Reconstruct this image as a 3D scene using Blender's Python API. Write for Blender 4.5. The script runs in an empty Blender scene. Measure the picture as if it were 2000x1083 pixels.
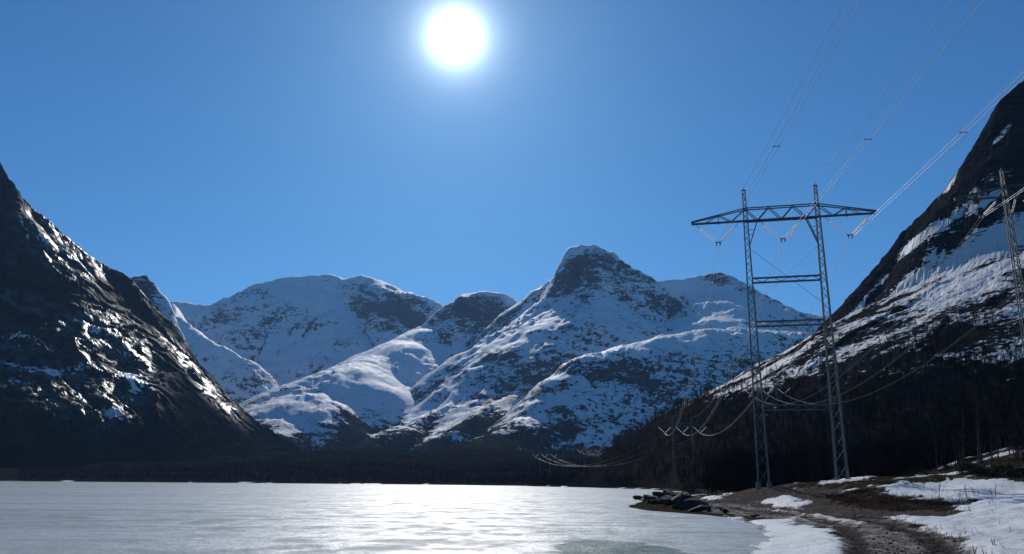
import bpy, math, random
import numpy as np
from mathutils import Matrix, Vector

random.seed(7)
RNG = np.random.default_rng(11)
scene = bpy.context.scene
COL = scene.collection

# ------------------------------------------------------------------ camera
FPX = 1550.0                       # focal length in pixels of the 2000 px wide photograph
PITCH = math.atan((943 - 541.5) / FPX)
ROLL = 0.008
CAM = np.array([0.0, 0.0, 3.0])
_r0 = np.array([1.0, 0, 0])
_f = np.array([0, math.cos(PITCH), math.sin(PITCH)])
_u0 = np.array([0, -math.sin(PITCH), math.cos(PITCH)])
_right = math.cos(ROLL) * _r0 + math.sin(ROLL) * _u0
_up = math.cos(ROLL) * _u0 - math.sin(ROLL) * _r0

cam_data = bpy.data.cameras.new("camera")
cam = bpy.data.objects.new("camera", cam_data)
COL.objects.link(cam)
cam_data.sensor_width = 36.0
cam_data.lens = 36.0 * FPX / 2000.0
cam_data.clip_start = 0.1
cam_data.clip_end = 60000
cam.matrix_world = Matrix(((_right[0], _up[0], -_f[0], CAM[0]),
                           (_right[1], _up[1], -_f[1], CAM[1]),
                           (_right[2], _up[2], -_f[2], CAM[2]),
                           (0, 0, 0, 1)))
scene.camera = cam


def ray(px, py):
    return _f + (px - 1000) / FPX * _right + (541.5 - py) / FPX * _up


def at(px, py, depth):
    """world point that the photograph shows at (px, py), a given distance ahead"""
    d = ray(px, py)
    return CAM + d * (depth / d[1])


def on_level(px, py, z):
    d = ray(px, py)
    return CAM + d * ((z - CAM[2]) / d[2])


def pix(x, y, z):
    dx, dy, dz = x - CAM[0], y - CAM[1], z - CAM[2]
    w = dx * _f[0] + dy * _f[1] + dz * _f[2]
    w = np.maximum(w, 1e-3)
    a = (dx * _right[0] + dy * _right[1] + dz * _right[2]) / w
    b = (dx * _up[0] + dy * _up[1] + dz * _up[2]) / w
    return 1000 + FPX * a, 541.5 - FPX * b


# ------------------------------------------------------------------ sky and sun
SUN_DIR = ray(890, 72)
SUN_DIR = SUN_DIR / np.linalg.norm(SUN_DIR)
SUN_EL = math.asin(SUN_DIR[2])
SUN_AZ = math.atan2(SUN_DIR[0], SUN_DIR[1])      # clockwise from +Y

world = bpy.data.worlds.new("World")
scene.world = world
world.use_nodes = True
wt = world.node_tree
wt.nodes.clear()
w_out = wt.nodes.new("ShaderNodeOutputWorld")
w_bg = wt.nodes.new("ShaderNodeBackground")
w_sky = wt.nodes.new("ShaderNodeTexSky")
w_sky.sky_type = 'NISHITA'
w_sky.sun_disc = False
w_sky.sun_elevation = SUN_EL
w_sky.sun_rotation = SUN_AZ
w_sky.altitude = 900
w_sky.air_density = 1.0
w_sky.dust_density = 0.35
w_sky.ozone_density = 3.2
w_bg.inputs["Strength"].default_value = 0.071
# the sun seen through thin air: blown-out disc with a tight white aureole round the sun's direction
w_tc = wt.nodes.new("ShaderNodeTexCoord")
w_dot = wt.nodes.new("ShaderNodeVectorMath"); w_dot.operation = 'DOT_PRODUCT'
w_nrm = wt.nodes.new("ShaderNodeVectorMath"); w_nrm.operation = 'NORMALIZE'
w_dot.inputs[1].default_value = tuple(SUN_DIR)
wt.links.new(w_tc.outputs["Generated"], w_nrm.inputs[0])
wt.links.new(w_nrm.outputs[0], w_dot.inputs[0])


def w_math(op, a, b=None):
    n = wt.nodes.new("ShaderNodeMath"); n.operation = op
    for i, v in enumerate((a, b)):
        if v is None:
            continue
        if isinstance(v, (int, float)):
            n.inputs[i].default_value = v
        else:
            wt.links.new(v, n.inputs[i])
    return n.outputs[0]


w_clamp = w_math('MINIMUM', w_dot.outputs["Value"], 1.0)
w_ang = w_math('ARCCOSINE', w_clamp)
w_q = w_math('DIVIDE', w_ang, 0.0165)
core = w_math('MULTIPLY', w_math('EXPONENT', w_math('MULTIPLY', w_math('POWER', w_q, 1.1), -1.0)), 100.0)
halo = w_math('MULTIPLY', w_math('EXPONENT', w_math('MULTIPLY', w_math('DIVIDE', w_ang, 0.13), -1.0)), 1.6)
skirt = w_math('MULTIPLY', w_math('EXPONENT', w_math('MULTIPLY', w_math('DIVIDE', w_ang, 0.040), -1.0)), 8.0)
w_glow = w_math('ADD', w_math('ADD', core, skirt), halo)
w_gc = wt.nodes.new("ShaderNodeMixRGB"); w_gc.blend_type = 'MULTIPLY'
w_gc.inputs[0].default_value = 1.0
w_gc.inputs[1].default_value = (0.80, 0.92, 1.0, 1)
wt.links.new(w_glow, w_gc.inputs[2])
w_add = wt.nodes.new("ShaderNodeMixRGB"); w_add.blend_type = 'ADD'
w_add.inputs[0].default_value = 1.0
w_tint = wt.nodes.new("ShaderNodeMixRGB"); w_tint.blend_type = 'MULTIPLY'
w_tint.inputs[0].default_value = 1.0
w_tint.inputs[2].default_value = (0.34, 0.80, 1.16, 1)
wt.links.new(w_sky.outputs[0], w_tint.inputs[1])
wt.links.new(w_tint.outputs[0], w_add.inputs[1])
wt.links.new(w_gc.outputs[0], w_add.inputs[2])
wt.links.new(w_add.outputs[0], w_bg.inputs[0])
wt.links.new(w_bg.outputs[0], w_out.inputs[0])

sun_data = bpy.data.lights.new("sun", 'SUN')
sun_data.energy = 3.6
sun_data.angle = math.radians(0.5)
sun_data.color = (1.0, 0.96, 0.89)
sun = bpy.data.objects.new("sun", sun_data)
COL.objects.link(sun)
sun.rotation_euler = Vector(tuple(SUN_DIR)).to_track_quat('Z', 'Y').to_euler()
sun.location = (0, 0, 200)

scene.view_settings.view_transform = 'Standard'
scene.view_settings.look = 'None'
scene.view_settings.exposure = 0.0
scene.view_settings.gamma = 1.0
scene.view_settings.use_curve_mapping = False
scene.render.engine = 'CYCLES'
scene.cycles.use_denoising = True
scene.cycles.max_bounces = 5
scene.cycles.diffuse_bounces = 3
scene.cycles.glossy_bounces = 2
scene.cycles.transparent_max_bounces = 6
scene.cycles.sample_clamp_indirect = 4.0

# ------------------------------------------------------------------ noise
_perm = RNG.permutation(512).astype(np.int64)
_g = RNG.uniform(0, 2 * math.pi, 512)
_gx, _gy = np.cos(_g).astype(np.float32), np.sin(_g).astype(np.float32)


def perlin(x, y, seed=0):
    x = np.asarray(x, np.float64) + seed * 17.31
    y = np.asarray(y, np.float64) - seed * 9.77
    xi = np.floor(x).astype(np.int64); yi = np.floor(y).astype(np.int64)
    xf = (x - xi).astype(np.float32); yf = (y - yi).astype(np.float32)
    u = xf * xf * xf * (xf * (xf * 6 - 15) + 10)
    v = yf * yf * yf * (yf * (yf * 6 - 15) + 10)

    def gr(i, j, fx, fy):
        h = _perm[(_perm[(i + seed) & 511] + j) & 511]
        return _gx[h] * fx + _gy[h] * fy
    n00 = gr(xi, yi, xf, yf); n10 = gr(xi + 1, yi, xf - 1, yf)
    n01 = gr(xi, yi + 1, xf, yf - 1); n11 = gr(xi + 1, yi + 1, xf - 1, yf - 1)
    a = n00 + u * (n10 - n00); b = n01 + u * (n11 - n01)
    return (a + v * (b - a)) * 1.5


def fbm(x, y, octaves=5, gain=0.5, seed=0):
    s = np.zeros(np.shape(x), np.float32); a = 1.0
    for o in range(octaves):
        s += a * perlin(x * 2 ** o, y * 2 ** o, seed + o)
        a *= gain
    return s


def ridged(x, y, octaves=4, gain=0.5, seed=0):
    s = np.zeros(np.shape(x), np.float32); a = 1.0
    for o in range(octaves):
        s += a * (1 - 2 * np.abs(perlin(x * 2 ** o, y * 2 ** o, seed + o)))
        a *= gain
    return s


def sstep(a, b, x):
    t = np.clip((x - a) / (b - a), 0, 1)
    return t * t * (3 - 2 * t)


# ------------------------------------------------------------------ materials
def new_mat(name):
    m = bpy.data.materials.new(name); m.use_nodes = True
    nt = m.node_tree
    b = nt.nodes["Principled BSDF"]
    return m, nt, b


class NT:
    def __init__(self, nt):
        self.t = nt

    def n(self, typ, **kw):
        nd = self.t.nodes.new(typ)
        for k, v in kw.items():
            setattr(nd, k, v)
        return nd

    def put(self, sock, v):
        if isinstance(v, bpy.types.NodeSocket):
            self.t.links.new(v, sock)
        elif isinstance(v, (tuple, list)) and len(v) == 3 and sock.type == 'RGBA':
            sock.default_value = (*v, 1)
        else:
            sock.default_value = v

    def math(self, op, a, b=0.0, c=None, clamp=False):
        nd = self.n("ShaderNodeMath", operation=op, use_clamp=clamp)
        self.put(nd.inputs[0], a); self.put(nd.inputs[1], b)
        if c is not None:
            self.put(nd.inputs[2], c)
        return nd.outputs[0]

    def mix(self, fac, a, b, blend='MIX'):
        nd = self.n("ShaderNodeMixRGB", blend_type=blend)
        self.put(nd.inputs[0], fac); self.put(nd.inputs[1], a); self.put(nd.inputs[2], b)
        return nd.outputs[0]

    def attr(self, name):
        return self.n("ShaderNodeAttribute", attribute_name=name).outputs["Fac"]

    def pos(self, scale=(1, 1, 1), rot=(0, 0, 0)):
        g = self.n("ShaderNodeNewGeometry")
        mp = self.n("ShaderNodeMapping")
        mp.inputs["Scale"].default_value = scale
        mp.inputs["Rotation"].default_value = rot
        self.t.links.new(g.outputs["Position"], mp.inputs["Vector"])
        return mp.outputs[0]

    def noise(self, vec, scale, detail=4, rough=0.55, dist=0.0):
        nd = self.n("ShaderNodeTexNoise")
        self.put(nd.inputs["Vector"], vec)
        nd.inputs["Scale"].default_value = scale
        nd.inputs["Detail"].default_value = detail
        nd.inputs["Roughness"].default_value = rough
        nd.inputs["Distortion"].default_value = dist
        return nd.outputs["Fac"]

    def ramp(self, fac, lo, hi):
        nd = self.n("ShaderNodeMapRange", interpolation_type='SMOOTHSTEP')
        self.put(nd.inputs[0], fac)
        self.put(nd.inputs[1], lo); self.put(nd.inputs[2], hi)
        return nd.outputs[0]

    def bump(self, height, strength, distance, normal=None):
        nd = self.n("ShaderNodeBump")
        nd.inputs["Strength"].default_value = strength
        nd.inputs["Distance"].default_value = distance
        self.put(nd.inputs["Height"], height)
        if normal is not None:
            self.put(nd.inputs["Normal"], normal)
        return nd.outputs[0]


def mountain_material(name, grain, rock_a, rock_b, wood_col, rock_rough=0.6, tilt=0.0, stretch=(1, 1, 2.6),
                      spec=0.4, fine=0.42, snow_col=(0.84, 0.87, 0.91), bump_m=3.0, wet=None):
    """snow over rock, split by the stored 'rock' cover with fine noise; 'wood' marks brushy heath below the trees"""
    m, nt, b = new_mat(name)
    N = NT(nt)
    vec = N.pos(stretch, (0, tilt, 0))
    n1 = N.noise(vec, grain, 8, 0.62, 0.6)
    n2 = N.noise(N.pos(stretch, (0.3, tilt, 0.7)), grain * 4.3, 5, 0.6, 0.3)
    s = N.math('ADD', N.math('MULTIPLY', N.math('SUBTRACT', n1, 0.5), 2.0 * fine),
               N.math('MULTIPLY', N.math('SUBTRACT', n2, 0.5), 1.9 * fine))
    cover = N.math('ADD', N.attr("rock"), s)
    rockm = N.ramp(cover, 0.46, 0.56)
    rn = N.noise(vec, grain * 2.0, 6, 0.6)
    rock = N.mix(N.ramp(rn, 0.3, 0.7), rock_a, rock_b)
    sn = N.noise(N.pos((1, 1, 1)), grain * 0.8, 4)
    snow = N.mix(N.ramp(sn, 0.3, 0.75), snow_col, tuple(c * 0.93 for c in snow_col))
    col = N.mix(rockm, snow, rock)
    wn = N.noise(N.pos((1, 1, 1.0)), grain * 3.0, 5, 0.65)
    wcov = N.ramp(N.math('ADD', N.attr("wood"), N.math('MULTIPLY', N.math('SUBTRACT', wn, 0.5), 1.9)), 0.40, 0.62)
    wcol = N.mix(N.ramp(N.noise(N.pos(), grain * 1.3, 4), 0.35, 0.7), wood_col, tuple(c * 1.8 for c in wood_col))
    col = N.mix(wcov, col, wcol)
    N.put(b.inputs["Base Color"], col)
    rr = N.math('ADD', N.math('MULTIPLY', rockm, rock_rough - 0.7), 0.7)
    if wet is not None:
        wa = N.math('MULTIPLY', N.attr("wet"), N.ramp(N.noise(vec, grain * 1.7, 5, 0.6), 0.36, 0.60))
        rr = N.math('SUBTRACT', rr, N.math('MULTIPLY', wa, rock_rough - wet))
    rr = N.mix(wcov, rr, (0.95, 0.95, 0.95))
    N.put(b.inputs["Roughness"], rr)
    sp = N.math('MULTIPLY', N.math('SUBTRACT', 1.0, wcov), N.math('ADD', N.math('MULTIPLY', rockm, spec - 0.08), 0.08))
    if wet is not None:
        sp = N.math('ADD', sp, N.math('MULTIPLY', wa, 0.45))
    N.put(b.inputs["Specular IOR Level"], sp)
    hgt = N.math('ADD', N.math('MULTIPLY', rockm, N.math('MULTIPLY', rn, 1.4)), N.math('MULTIPLY', n2, 0.5))
    N.put(b.inputs["Normal"], N.bump(hgt, 0.8, bump_m))
    return m


def plain(name, col, rough=0.6, metal=0.0, spec=0.4, vary=0.0, scale=3.0):
    m, nt, b = new_mat(name)
    N = NT(nt)
    if vary:
        f = N.ramp(N.noise(N.pos(), scale, 5), 0.3, 0.7)
        N.put(b.inputs["Base Color"], N.mix(f, tuple(c * (1 - vary) for c in col), tuple(min(1, c * (1 + vary)) for c in col)))
    else:
        b.inputs["Base Color"].default_value = (*col, 1)
    b.inputs["Roughness"].default_value = rough
    b.inputs["Metallic"].default_value = metal
    b.inputs["Specular IOR Level"].default_value = spec
    return m


# ------------------------------------------------------------------ mesh helpers
def mesh_from(name, verts, faces_flat, nper, mat=None, smooth=False, attrs=None):
    verts = np.asarray(verts, np.float32)
    faces_flat = np.asarray(faces_flat, np.int32).ravel()
    me = bpy.data.meshes.new(name)
    me.vertices.add(len(verts)); me.vertices.foreach_set("co", verts.ravel())
    nf = len(faces_flat) // nper
    me.loops.add(len(faces_flat)); me.loops.foreach_set("vertex_index", faces_flat)
    me.polygons.add(nf)
    me.polygons.foreach_set("loop_start", np.arange(0, nf * nper, nper, dtype=np.int32))
    me.polygons.foreach_set("loop_total", np.full(nf, nper, np.int32))
    me.update(calc_edges=True)
    me.polygons.foreach_set("use_smooth", np.full(nf, smooth, bool))
    for k, v in (attrs or {}).items():
        a = me.attributes.new(k, 'FLOAT', 'POINT')
        a.data.foreach_set("value", np.asarray(v, np.float32))
    if mat:
        me.materials.append(mat)
    me.validate()
    return me


def link(name, data, parent=None, loc=None):
    o = bpy.data.objects.new(name, data)
    COL.objects.link(o)
    if parent:
        o.parent = parent
    if loc is not None:
        o.location = tuple(loc)
    return o


def tag(o, label=None, category=None, group=None, kind=None):
    for k, v in (("label", label), ("category", category), ("group", group), ("kind", kind)):
        if v:
            o[k] = v
    return o


def grid_object(name, X, Y, Z, mat, attrs, keep=None, label=None, smooth=True):
    """one terrain sheet from a rows x columns grid, keeping the quads where keep is true at a corner"""
    R, C = X.shape
    idx = np.arange(R * C).reshape(R, C)
    q = np.stack([idx[:-1, :-1], idx[:-1, 1:], idx[1:, 1:], idx[1:, :-1]], -1).reshape(-1, 4)
    if keep is not None:
        k = keep.ravel()
        q = q[k[q].any(1)]
    used = np.unique(q)
    remap = np.zeros(R * C, np.int64); remap[used] = np.arange(len(used))
    V = np.stack([X.ravel(), Y.ravel(), Z.ravel()], 1)[used]
    me = mesh_from(name, V, remap[q], 4, mat, smooth, {a: v.ravel()[used] for a, v in attrs.items()})
    o = link(name, me)
    tag(o, label, None, None, 'structure')
    return o


# ------------------------------------------------------------------ terrain: ridges with their flanks
def pts(*a):
    return [at(*p) for p in a]


def ridge_height(x, y, lines, bend=None):
    """lines: (points, profile [(distance, slope) ...], rounding). Returns height, distance to and place along the ridge"""
    best = np.full(x.shape, -1e9, np.float32)
    bd = np.zeros(x.shape, np.float32); bs = np.zeros(x.shape, np.float32)
    off = 0.0
    for points, prof, rnd in lines:
        P = np.array(points)
        for a, b in zip(P[:-1], P[1:]):
            e = b[:2] - a[:2]; L2 = float(e @ e) + 1e-6; L = math.sqrt(L2)
            t = np.clip(((x - a[0]) * e[0] + (y - a[1]) * e[1]) / L2, 0, 1)
            d = np.hypot(x - a[0] - t * e[0], y - a[1] - t * e[1])
            h = (a[2] + t * (b[2] - a[2]))
            dd = np.sqrt(d * d + rnd * rnd) - rnd
            drop = np.zeros_like(dd)
            prev = 0.0
            for k, (lim, sl) in enumerate(prof):
                drop += np.clip(dd - prev, 0, lim - prev) * sl
                prev = lim
            h = h - drop
            better = h > best
            best = np.where(better, h, best)
            bd = np.where(better, d, bd); bs = np.where(better, off + t * L, bs)
            off += L
        off += 977.0
    return best, bd, bs


# --- the lake's outline and the low ground round it
def lv(px, depth):
    p = at(px, 950, depth)
    return (p[0], depth)


_spit = [on_level(*p, 0.0)[:2] for p in ((1562, 1078), (1540, 1052), (1500, 1028), (1470, 1014), (1420, 1006), (1370, 1002),
                                        (1330, 997), (1290, 990), (1262, 984), (1249, 976))]
LAKE = np.array([(-2500, -60), (-400, 2), (-40, 9), (-3, 16), (7, 24)] + [tuple(p) for p in _spit] +
                [(27, 158), (33, 160), (44, 175), (58, 230), lv(1325, 330), lv(1300, 400), lv(1268, 455), lv(1200, 520),
                 lv(1100, 640), lv(1000, 800), lv(900, 880), lv(760, 935), lv(600, 950), lv(450, 958), lv(300, 965),
                 lv(150, 955), lv(0, 940), lv(-200, 930), (-1400, 900), (-2500, 700)])


def poly_sd(x, y, P):
    """signed distance to a polygon, positive outside"""
    d = np.full(x.shape, 1e9, np.float32); inside = np.zeros(x.shape, bool)
    n = len(P)
    for i in range(n):
        a, b = P[i], P[(i + 1) % n]
        ex, ey = b[0] - a[0], b[1] - a[1]
        t = np.clip(((x - a[0]) * ex + (y - a[1]) * ey) / (ex * ex + ey * ey + 1e-9), 0, 1)
        d = np.minimum(d, np.hypot(x - a[0] - t * ex, y - a[1] - t * ey))
        c = (a[1] > y) != (b[1] > y)
        xi = a[0] + (y - a[1]) * ex / (ey if abs(ey) > 1e-9 else 1e-9)
        inside ^= c & (x < xi)
    return np.where(inside, -d, d)


def ground_height(x, y):
    near = sstep(600, 150, y)
    wob = near * 0.9 * fbm(x / 9, y / 9, 3, seed=3) + (1 - near) * 12 * fbm(x / 90, y / 90, 3, seed=4)
    d = poly_sd(x, y, LAKE) + wob * sstep(0, 25, y)
    z = np.where(d > 0, 0.102 * d, 0.06 * d)
    z = np.where(d > 40, 4.08 + (d - 40) * (0.07 + 0.22 * sstep(420, 200, y)), z)
    z = np.minimum(z, 60 + 0.01 * d)
    z = np.maximum(z, -2.5)
    land = sstep(0.5, 10, d)
    z = z + land * near * (0.28 * fbm(x / 7, y / 7, 4, seed=5) + 0.05 * fbm(x / 0.9, y / 0.9, 3, seed=6))
    z = z + sstep(10, 60, d) * (1 - near) * 3.0 * fbm(x / 40, y / 40, 4, seed=8)
    z = z + sstep(20, 160, d) * (1 - near) * 16 * np.abs(fbm(x / 260, y / 260, 3, seed=9))
    z = z + 1.5 * np.exp(-((x - 39) ** 2 + (y - 104) ** 2) / (2 * 13.0 ** 2))
    return z, d


# --- right-hand mountain (its foot starts beside the pylons)
R_LINES = [
    (pts((2900, -300, 600), (2500, -130, 580), (2250, 0, 570), (2120, 72, 562), (2004, 172, 556), (1985, 235, 562), (1900, 303, 575),
         (1835, 378, 590), (1745, 452, 615), (1690, 530, 640), (1640, 598, 665), (1560, 680, 705), (1480, 733, 750),
         (1400, 785, 800), (1300, 838, 870), (1230, 872, 930), (1130, 910, 1010), (1030, 935, 1100)),
     [(120, 1.30), (170, 0.95), (240, 0.66), (5000, 0.57)], 5),
]


def right_height(x, y):
    wx = 14 * fbm(x / 160, y / 160, 3, seed=21); wy = 14 * fbm(x / 160, y / 160, 3, seed=22)
    h, d, s = ridge_height(x + wx, y + wy, R_LINES)
    amp = sstep(0, 120, h)
    cliff = sstep(150, 70, d + 40 * fbm(s / 120, d / 90, 3, seed=29))
    h = h + amp * (1.8 * ridged(s / 70 + d / 300, d / 420, 4, 0.55, seed=23) * sstep(8, 130, d)
                   + 2.2 * fbm(x / 45, y / 45, 5, 0.55, seed=24))
    # broken steps of the cliff band under the crest
    ph = (h + 0.55 * s) / 17.0 + 1.2 * fbm(x / 60, y / 60, 3, seed=25)
    h = h + amp * cliff * 1.6 * (np.abs(ph % 1.0 - 0.8) - 0.4)
    h = h + amp * cliff * 1.3 * ridged(x / 60, y / 60, 5, 0.6, seed=27) * sstep(2, 25, d)
    h = h + sstep(8, 60, h) * 0.55 * fbm(x / 9, y / 9, 4, 0.65, seed=28)
    shore_d = poly_sd(x, y, LAKE)
    h = np.minimum(h, 0.5 + 1.3 * np.maximum(shore_d - 4, -30))
    return h, d, s


# --- left-hand mountain
L_LINES = [
    (pts((-900, -250, 2300), (-600, -60, 2050), (-300, 70, 1850), (0, 305, 1720), (25, 345, 1700), (60, 385, 1730), (110, 425, 1760), (180, 490, 1820),
         (245, 545, 1880), (290, 600, 1930), (330, 662, 1985), (380, 715, 2030), (430, 765, 2070), (480, 806, 2100),
         (560, 862, 2150), (640, 904, 2180), (730, 925, 2200), (830, 940, 2220)),
     [(170, 1.32), (520, 0.86), (4000, 0.78)], 6),
]


SLABS = [(200, 700, 100, 80, 45, .6), (40, 700, 90, 50, 40, .6), (150, 790, 60, 45, 50, .5), (230, 800, 45, 60, 50, .5), (200, 480, 60, 70, 45, .5),
         (90, 470, 80, 40, 40, .45), (300, 560, 80, 30, 45, .2), (420, 770, 60, 14, 45, .5), (350, 690, 60, 14, 50, .3), (40, 590, 70, 14, 25, .4), (130, 400, 60, 40, 45, .35)]


def left_height(x, y):
    wx = 40 * fbm(x / 380, y / 380, 3, seed=31); wy = 40 * fbm(x / 380, y / 380, 3, seed=32)
    h, d, s = ridge_height(x + wx, y + wy, L_LINES)
    amp = sstep(-20, 160, h)
    # long tilted slabs that run down the fall line, each facing a little to the right, with dark steps between
    w1 = s / 95 + 0.8 * fbm(x / 260, y / 260, 3, seed=33) + 0.3 * np.sin(d / 170)
    w2 = s / 26 + 1.2 * fbm(x / 330, y / 330, 3, seed=37) + 0.25 * fbm(x / 60, y / 60, 2, seed=42) + d / 500
    w3 = s / 10 + 1.2 * fbm(x / 200, y / 200, 3, seed=39)
    m1 = np.clip(0.55 + 0.7 * fbm(x / 260, y / 260, 2, seed=38), 0, 1.2)
    m2 = np.clip(0.5 + 0.9 * fbm(x / 130, y / 130, 2, seed=40), 0, 1.2)
    dd = sstep(5, 120, d)

    def saw(w, c):
        f = w % 1.0
        return np.where(f < c, 0.5 - f / c, (f - c) / (1 - c) - 0.5)
    zn = np.clip(blobs(x, y, h, SLABS) * 2.0, 0, 1)
    seg = sstep(-0.35, 0.25, fbm(s / 38, d / 170, 3, seed=43))
    h = h + amp * dd * zn * seg * (21 * saw(w2, .86) + 7.0 * saw(w3, .8))
    h = h + amp * dd * (17 * m1 * saw(w1, .88) + 6 * m2 * seg * saw(w2, .8) + 1.2 * saw(w3, .7))
    # ledges across the slabs
    ph = (h - 0.5 * s) / 42 + 1.3 * fbm(x / 110, y / 110, 4, seed=34)
    h = h + amp * (7 - 5 * zn) * (np.abs(ph % 1.0 - 0.85) - 0.4)
    h = h + amp * (1.5 * ridged(x / 30, y / 30, 4, 0.65, seed=35) - 3)
    return h, d, s


# --- the snowy mountains at the head of the valley
CENTRE = {
    'massif': [
        (pts((60, 520, 5600), (200, 560, 5600), (320, 590, 5600), (400, 596, 5650), (450, 578, 5700), (500, 551, 5750), (545, 544, 5800), (600, 541, 5850),
             (650, 535, 5900), (678, 544, 5900), (712, 537, 5900), (745, 546, 5850), (800, 572, 5750), (840, 590, 5700),
             (872, 603, 5650), (960, 640, 5600), (1100, 660, 5600)),
         [(420, 0.95), (1100, 0.76), (1900, 0.62), (6000, 0.4)], 35),
        (pts((650, 535, 5900), (668, 600, 5500), (690, 650, 5150)), [(400, 0.8), (1500, 0.66), (6000, 0.5)], 40),
        (pts((330, 592, 5000), (390, 640, 4500), (440, 675, 4150), (470, 700, 4000)), [(300, 0.98), (1200, 0.85), (6000, 0.7)], 20),
    ],
    'dome': [
        (pts((800, 668, 4450), (850, 632, 4600), (878, 592, 4700), (905, 573, 4750), (945, 568, 4780), (985, 575, 4780), (1012, 592, 4760),
             (1040, 602, 4740), (1110, 615, 4700)),
         [(160, 1.15), (600, 0.82), (1300, 0.70), (6000, 0.45)], 30),
        (pts((850, 632, 4600), (790, 668, 4300), (700, 712, 3800), (600, 772, 3350), (520, 820, 3050)),
         [(150, 0.54), (600, 0.60), (6000, 0.52)], 130),
    ],
    'peak': [
        (pts((1040, 600, 4150), (1074, 572, 4120), (1100, 525, 4100), (1122, 487, 4080), (1165, 480, 4080), (1200, 491, 4080), (1245, 533, 4120),
             (1295, 546, 4180), (1345, 546, 4200), (1392, 532, 4200), (1420, 546, 4180), (1470, 583, 4150), (1540, 634, 4100),
             (1590, 668, 4050), (1680, 740, 4000)),
         [(190, 1.75), (700, 0.82), (1300, 0.68), (6000, 0.4)], 30),
        (pts((1040, 600, 4100), (1000, 640, 3900), (955, 690, 3650), (905, 745, 3400), (840, 805, 3100), (740, 856, 2700), (660, 885, 2450)),
         [(200, 0.80), (700, 0.72), (6000, 0.45)], 30),
        (pts((1165, 480, 4080), (1150, 560, 3850), (1110, 640, 3600), (1050, 720, 3350), (970, 790, 3000), (880, 845, 2650)),
         [(300, 0.80), (900, 0.70), (6000, 0.45)], 35),
        (pts((1392, 532, 4200), (1385, 590, 3900), (1350, 640, 3650)), [(300, 0.6), (900, 0.6), (6000, 0.5)], 60),
    ],
    'hump': [
        (pts((1720, 700, 2700), (1600, 668, 2700), (1520, 648, 2700), (1440, 640, 2680), (1370, 645, 2650), (1300, 655, 2620), (1215, 677, 2600), (1175, 690, 2560),
             (1130, 722, 2500), (1085, 768, 2420), (1030, 810, 2300), (960, 850, 2120), (880, 888, 1900), (780, 915, 1700)),
         [(90, 0.52), (420, 0.98), (800, 0.62), (6000, 0.3)], 50),
    ],
    'knob': [
        (pts((120, 560, 3050), (225, 556, 3050), (252, 541, 3050), (276, 537, 3050), (291, 550, 3050), (305, 575, 3040), (322, 625, 3020), (340, 700, 3000)),
         [(200, 1.9), (6000, 1.3)], 25),
    ],
    'horn': [
        (pts((1500, 665, 7000), (1560, 640, 7000), (1588, 612, 7000), (1616, 616, 7000), (1660, 645, 7000), (1760, 660, 7000)),
         [(500, 0.95), (6000, 0.7)], 30),
    ],
}
AMP = {'massif': 18, 'dome': 12, 'peak': 17, 'hump': 11, 'knob': 13, 'horn': 16}


def centre_height(key, x, y):
    q = sum(map(ord, key))
    sc = {'massif': 620, 'dome': 520, 'peak': 480, 'hump': 300, 'knob': 260, 'horn': 500}[key]
    wamp = sc * 0.11
    wx = wamp * fbm(x / sc, y / sc, 3, seed=q); wy = wamp * fbm(x / sc, y / sc, 3, seed=q + 5)
    h, d, s = ridge_height(x + wx, y + wy, CENTRE[key])
    A = AMP[key]
    low = sstep(-50, 250, h)
    away = sstep(20, 400, d)
    h = h + low * A * (0.8 if key == 'dome' else 1.1) * ridged(s / (sc * 0.55), d / (sc * 3), 4, 0.5, seed=q + 9) * sstep(20, 500, d)
    h = h + low * A * 0.6 * fbm(x / (sc * 0.45), y / (sc * 0.45), 4, 0.5, seed=q + 13)
    # gullies down the fall line and crags
    gl = ridged(s / (sc * 0.13) + 0.6 * fbm(x / sc, y / sc, 3, seed=q + 19), d / (sc * 1.4), 3, 0.55, seed=q + 21)
    h = h - low * A * 0.38 * np.maximum(0, gl - 0.35) * away
    cr = ridged(x / (sc * 0.15), y / (sc * 0.15), 5, 0.6, seed=q + 27)
    cm = sstep(-0.25, 0.55, fbm(x / (sc * 0.5), y / (sc * 0.5), 3, seed=q + 33))
    h = h + low * A * (0.10 + 0.40 * cm) * cr * sstep(0, 120, d)
    h = h + low * A * 0.20 * (ridged(x / 55, y / 160, 4, 0.6, seed=q + 29) - 0.8) * sstep(500, 100, d)
    ph = (h + 0.28 * x) / 38.0 + 1.1 * fbm(x / 300, y / 300, 3, seed=q + 17)
    h = h + low * A * 0.55 * cm * (np.abs(ph % 1.0 - 0.75) - 0.35)
    return h, d, s


def slope_of(X, Y, Z):
    """steepness (tan) of a grid"""
    def dif(A, ax):
        return np.gradient(A, axis=ax)
    xu, yu, zu = dif(X, 1), dif(Y, 1), dif(Z, 1)
    xv, yv, zv = dif(X, 0), dif(Y, 0), dif(Z, 0)
    nx = yu * zv - zu * yv; ny = zu * xv - xu * zv; nz = xu * yv - yu * xv
    return np.hypot(nx, ny) / np.maximum(np.abs(nz), 1e-6), nx / (np.abs(nz) + 1e-6) * np.sign(nz), ny / (np.abs(nz) + 1e-6) * np.sign(nz)


def blobs(X, Y, Z, items):
    """soft patches: (px, py, rx, ry, angle, amount)"""
    u, v = pix(X, Y, Z)
    out = np.zeros(X.shape, np.float32)
    for px, py, rx, ry, ang, amt in items:
        c, s = math.cos(math.radians(ang)), math.sin(math.radians(ang))
        a = ((u - px) * c + (v - py) * s) / rx
        b = (-(u - px) * s + (v - py) * c) / ry
        out += amt * np.exp(-(a * a + b * b) ** 1.5)
    return out


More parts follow.
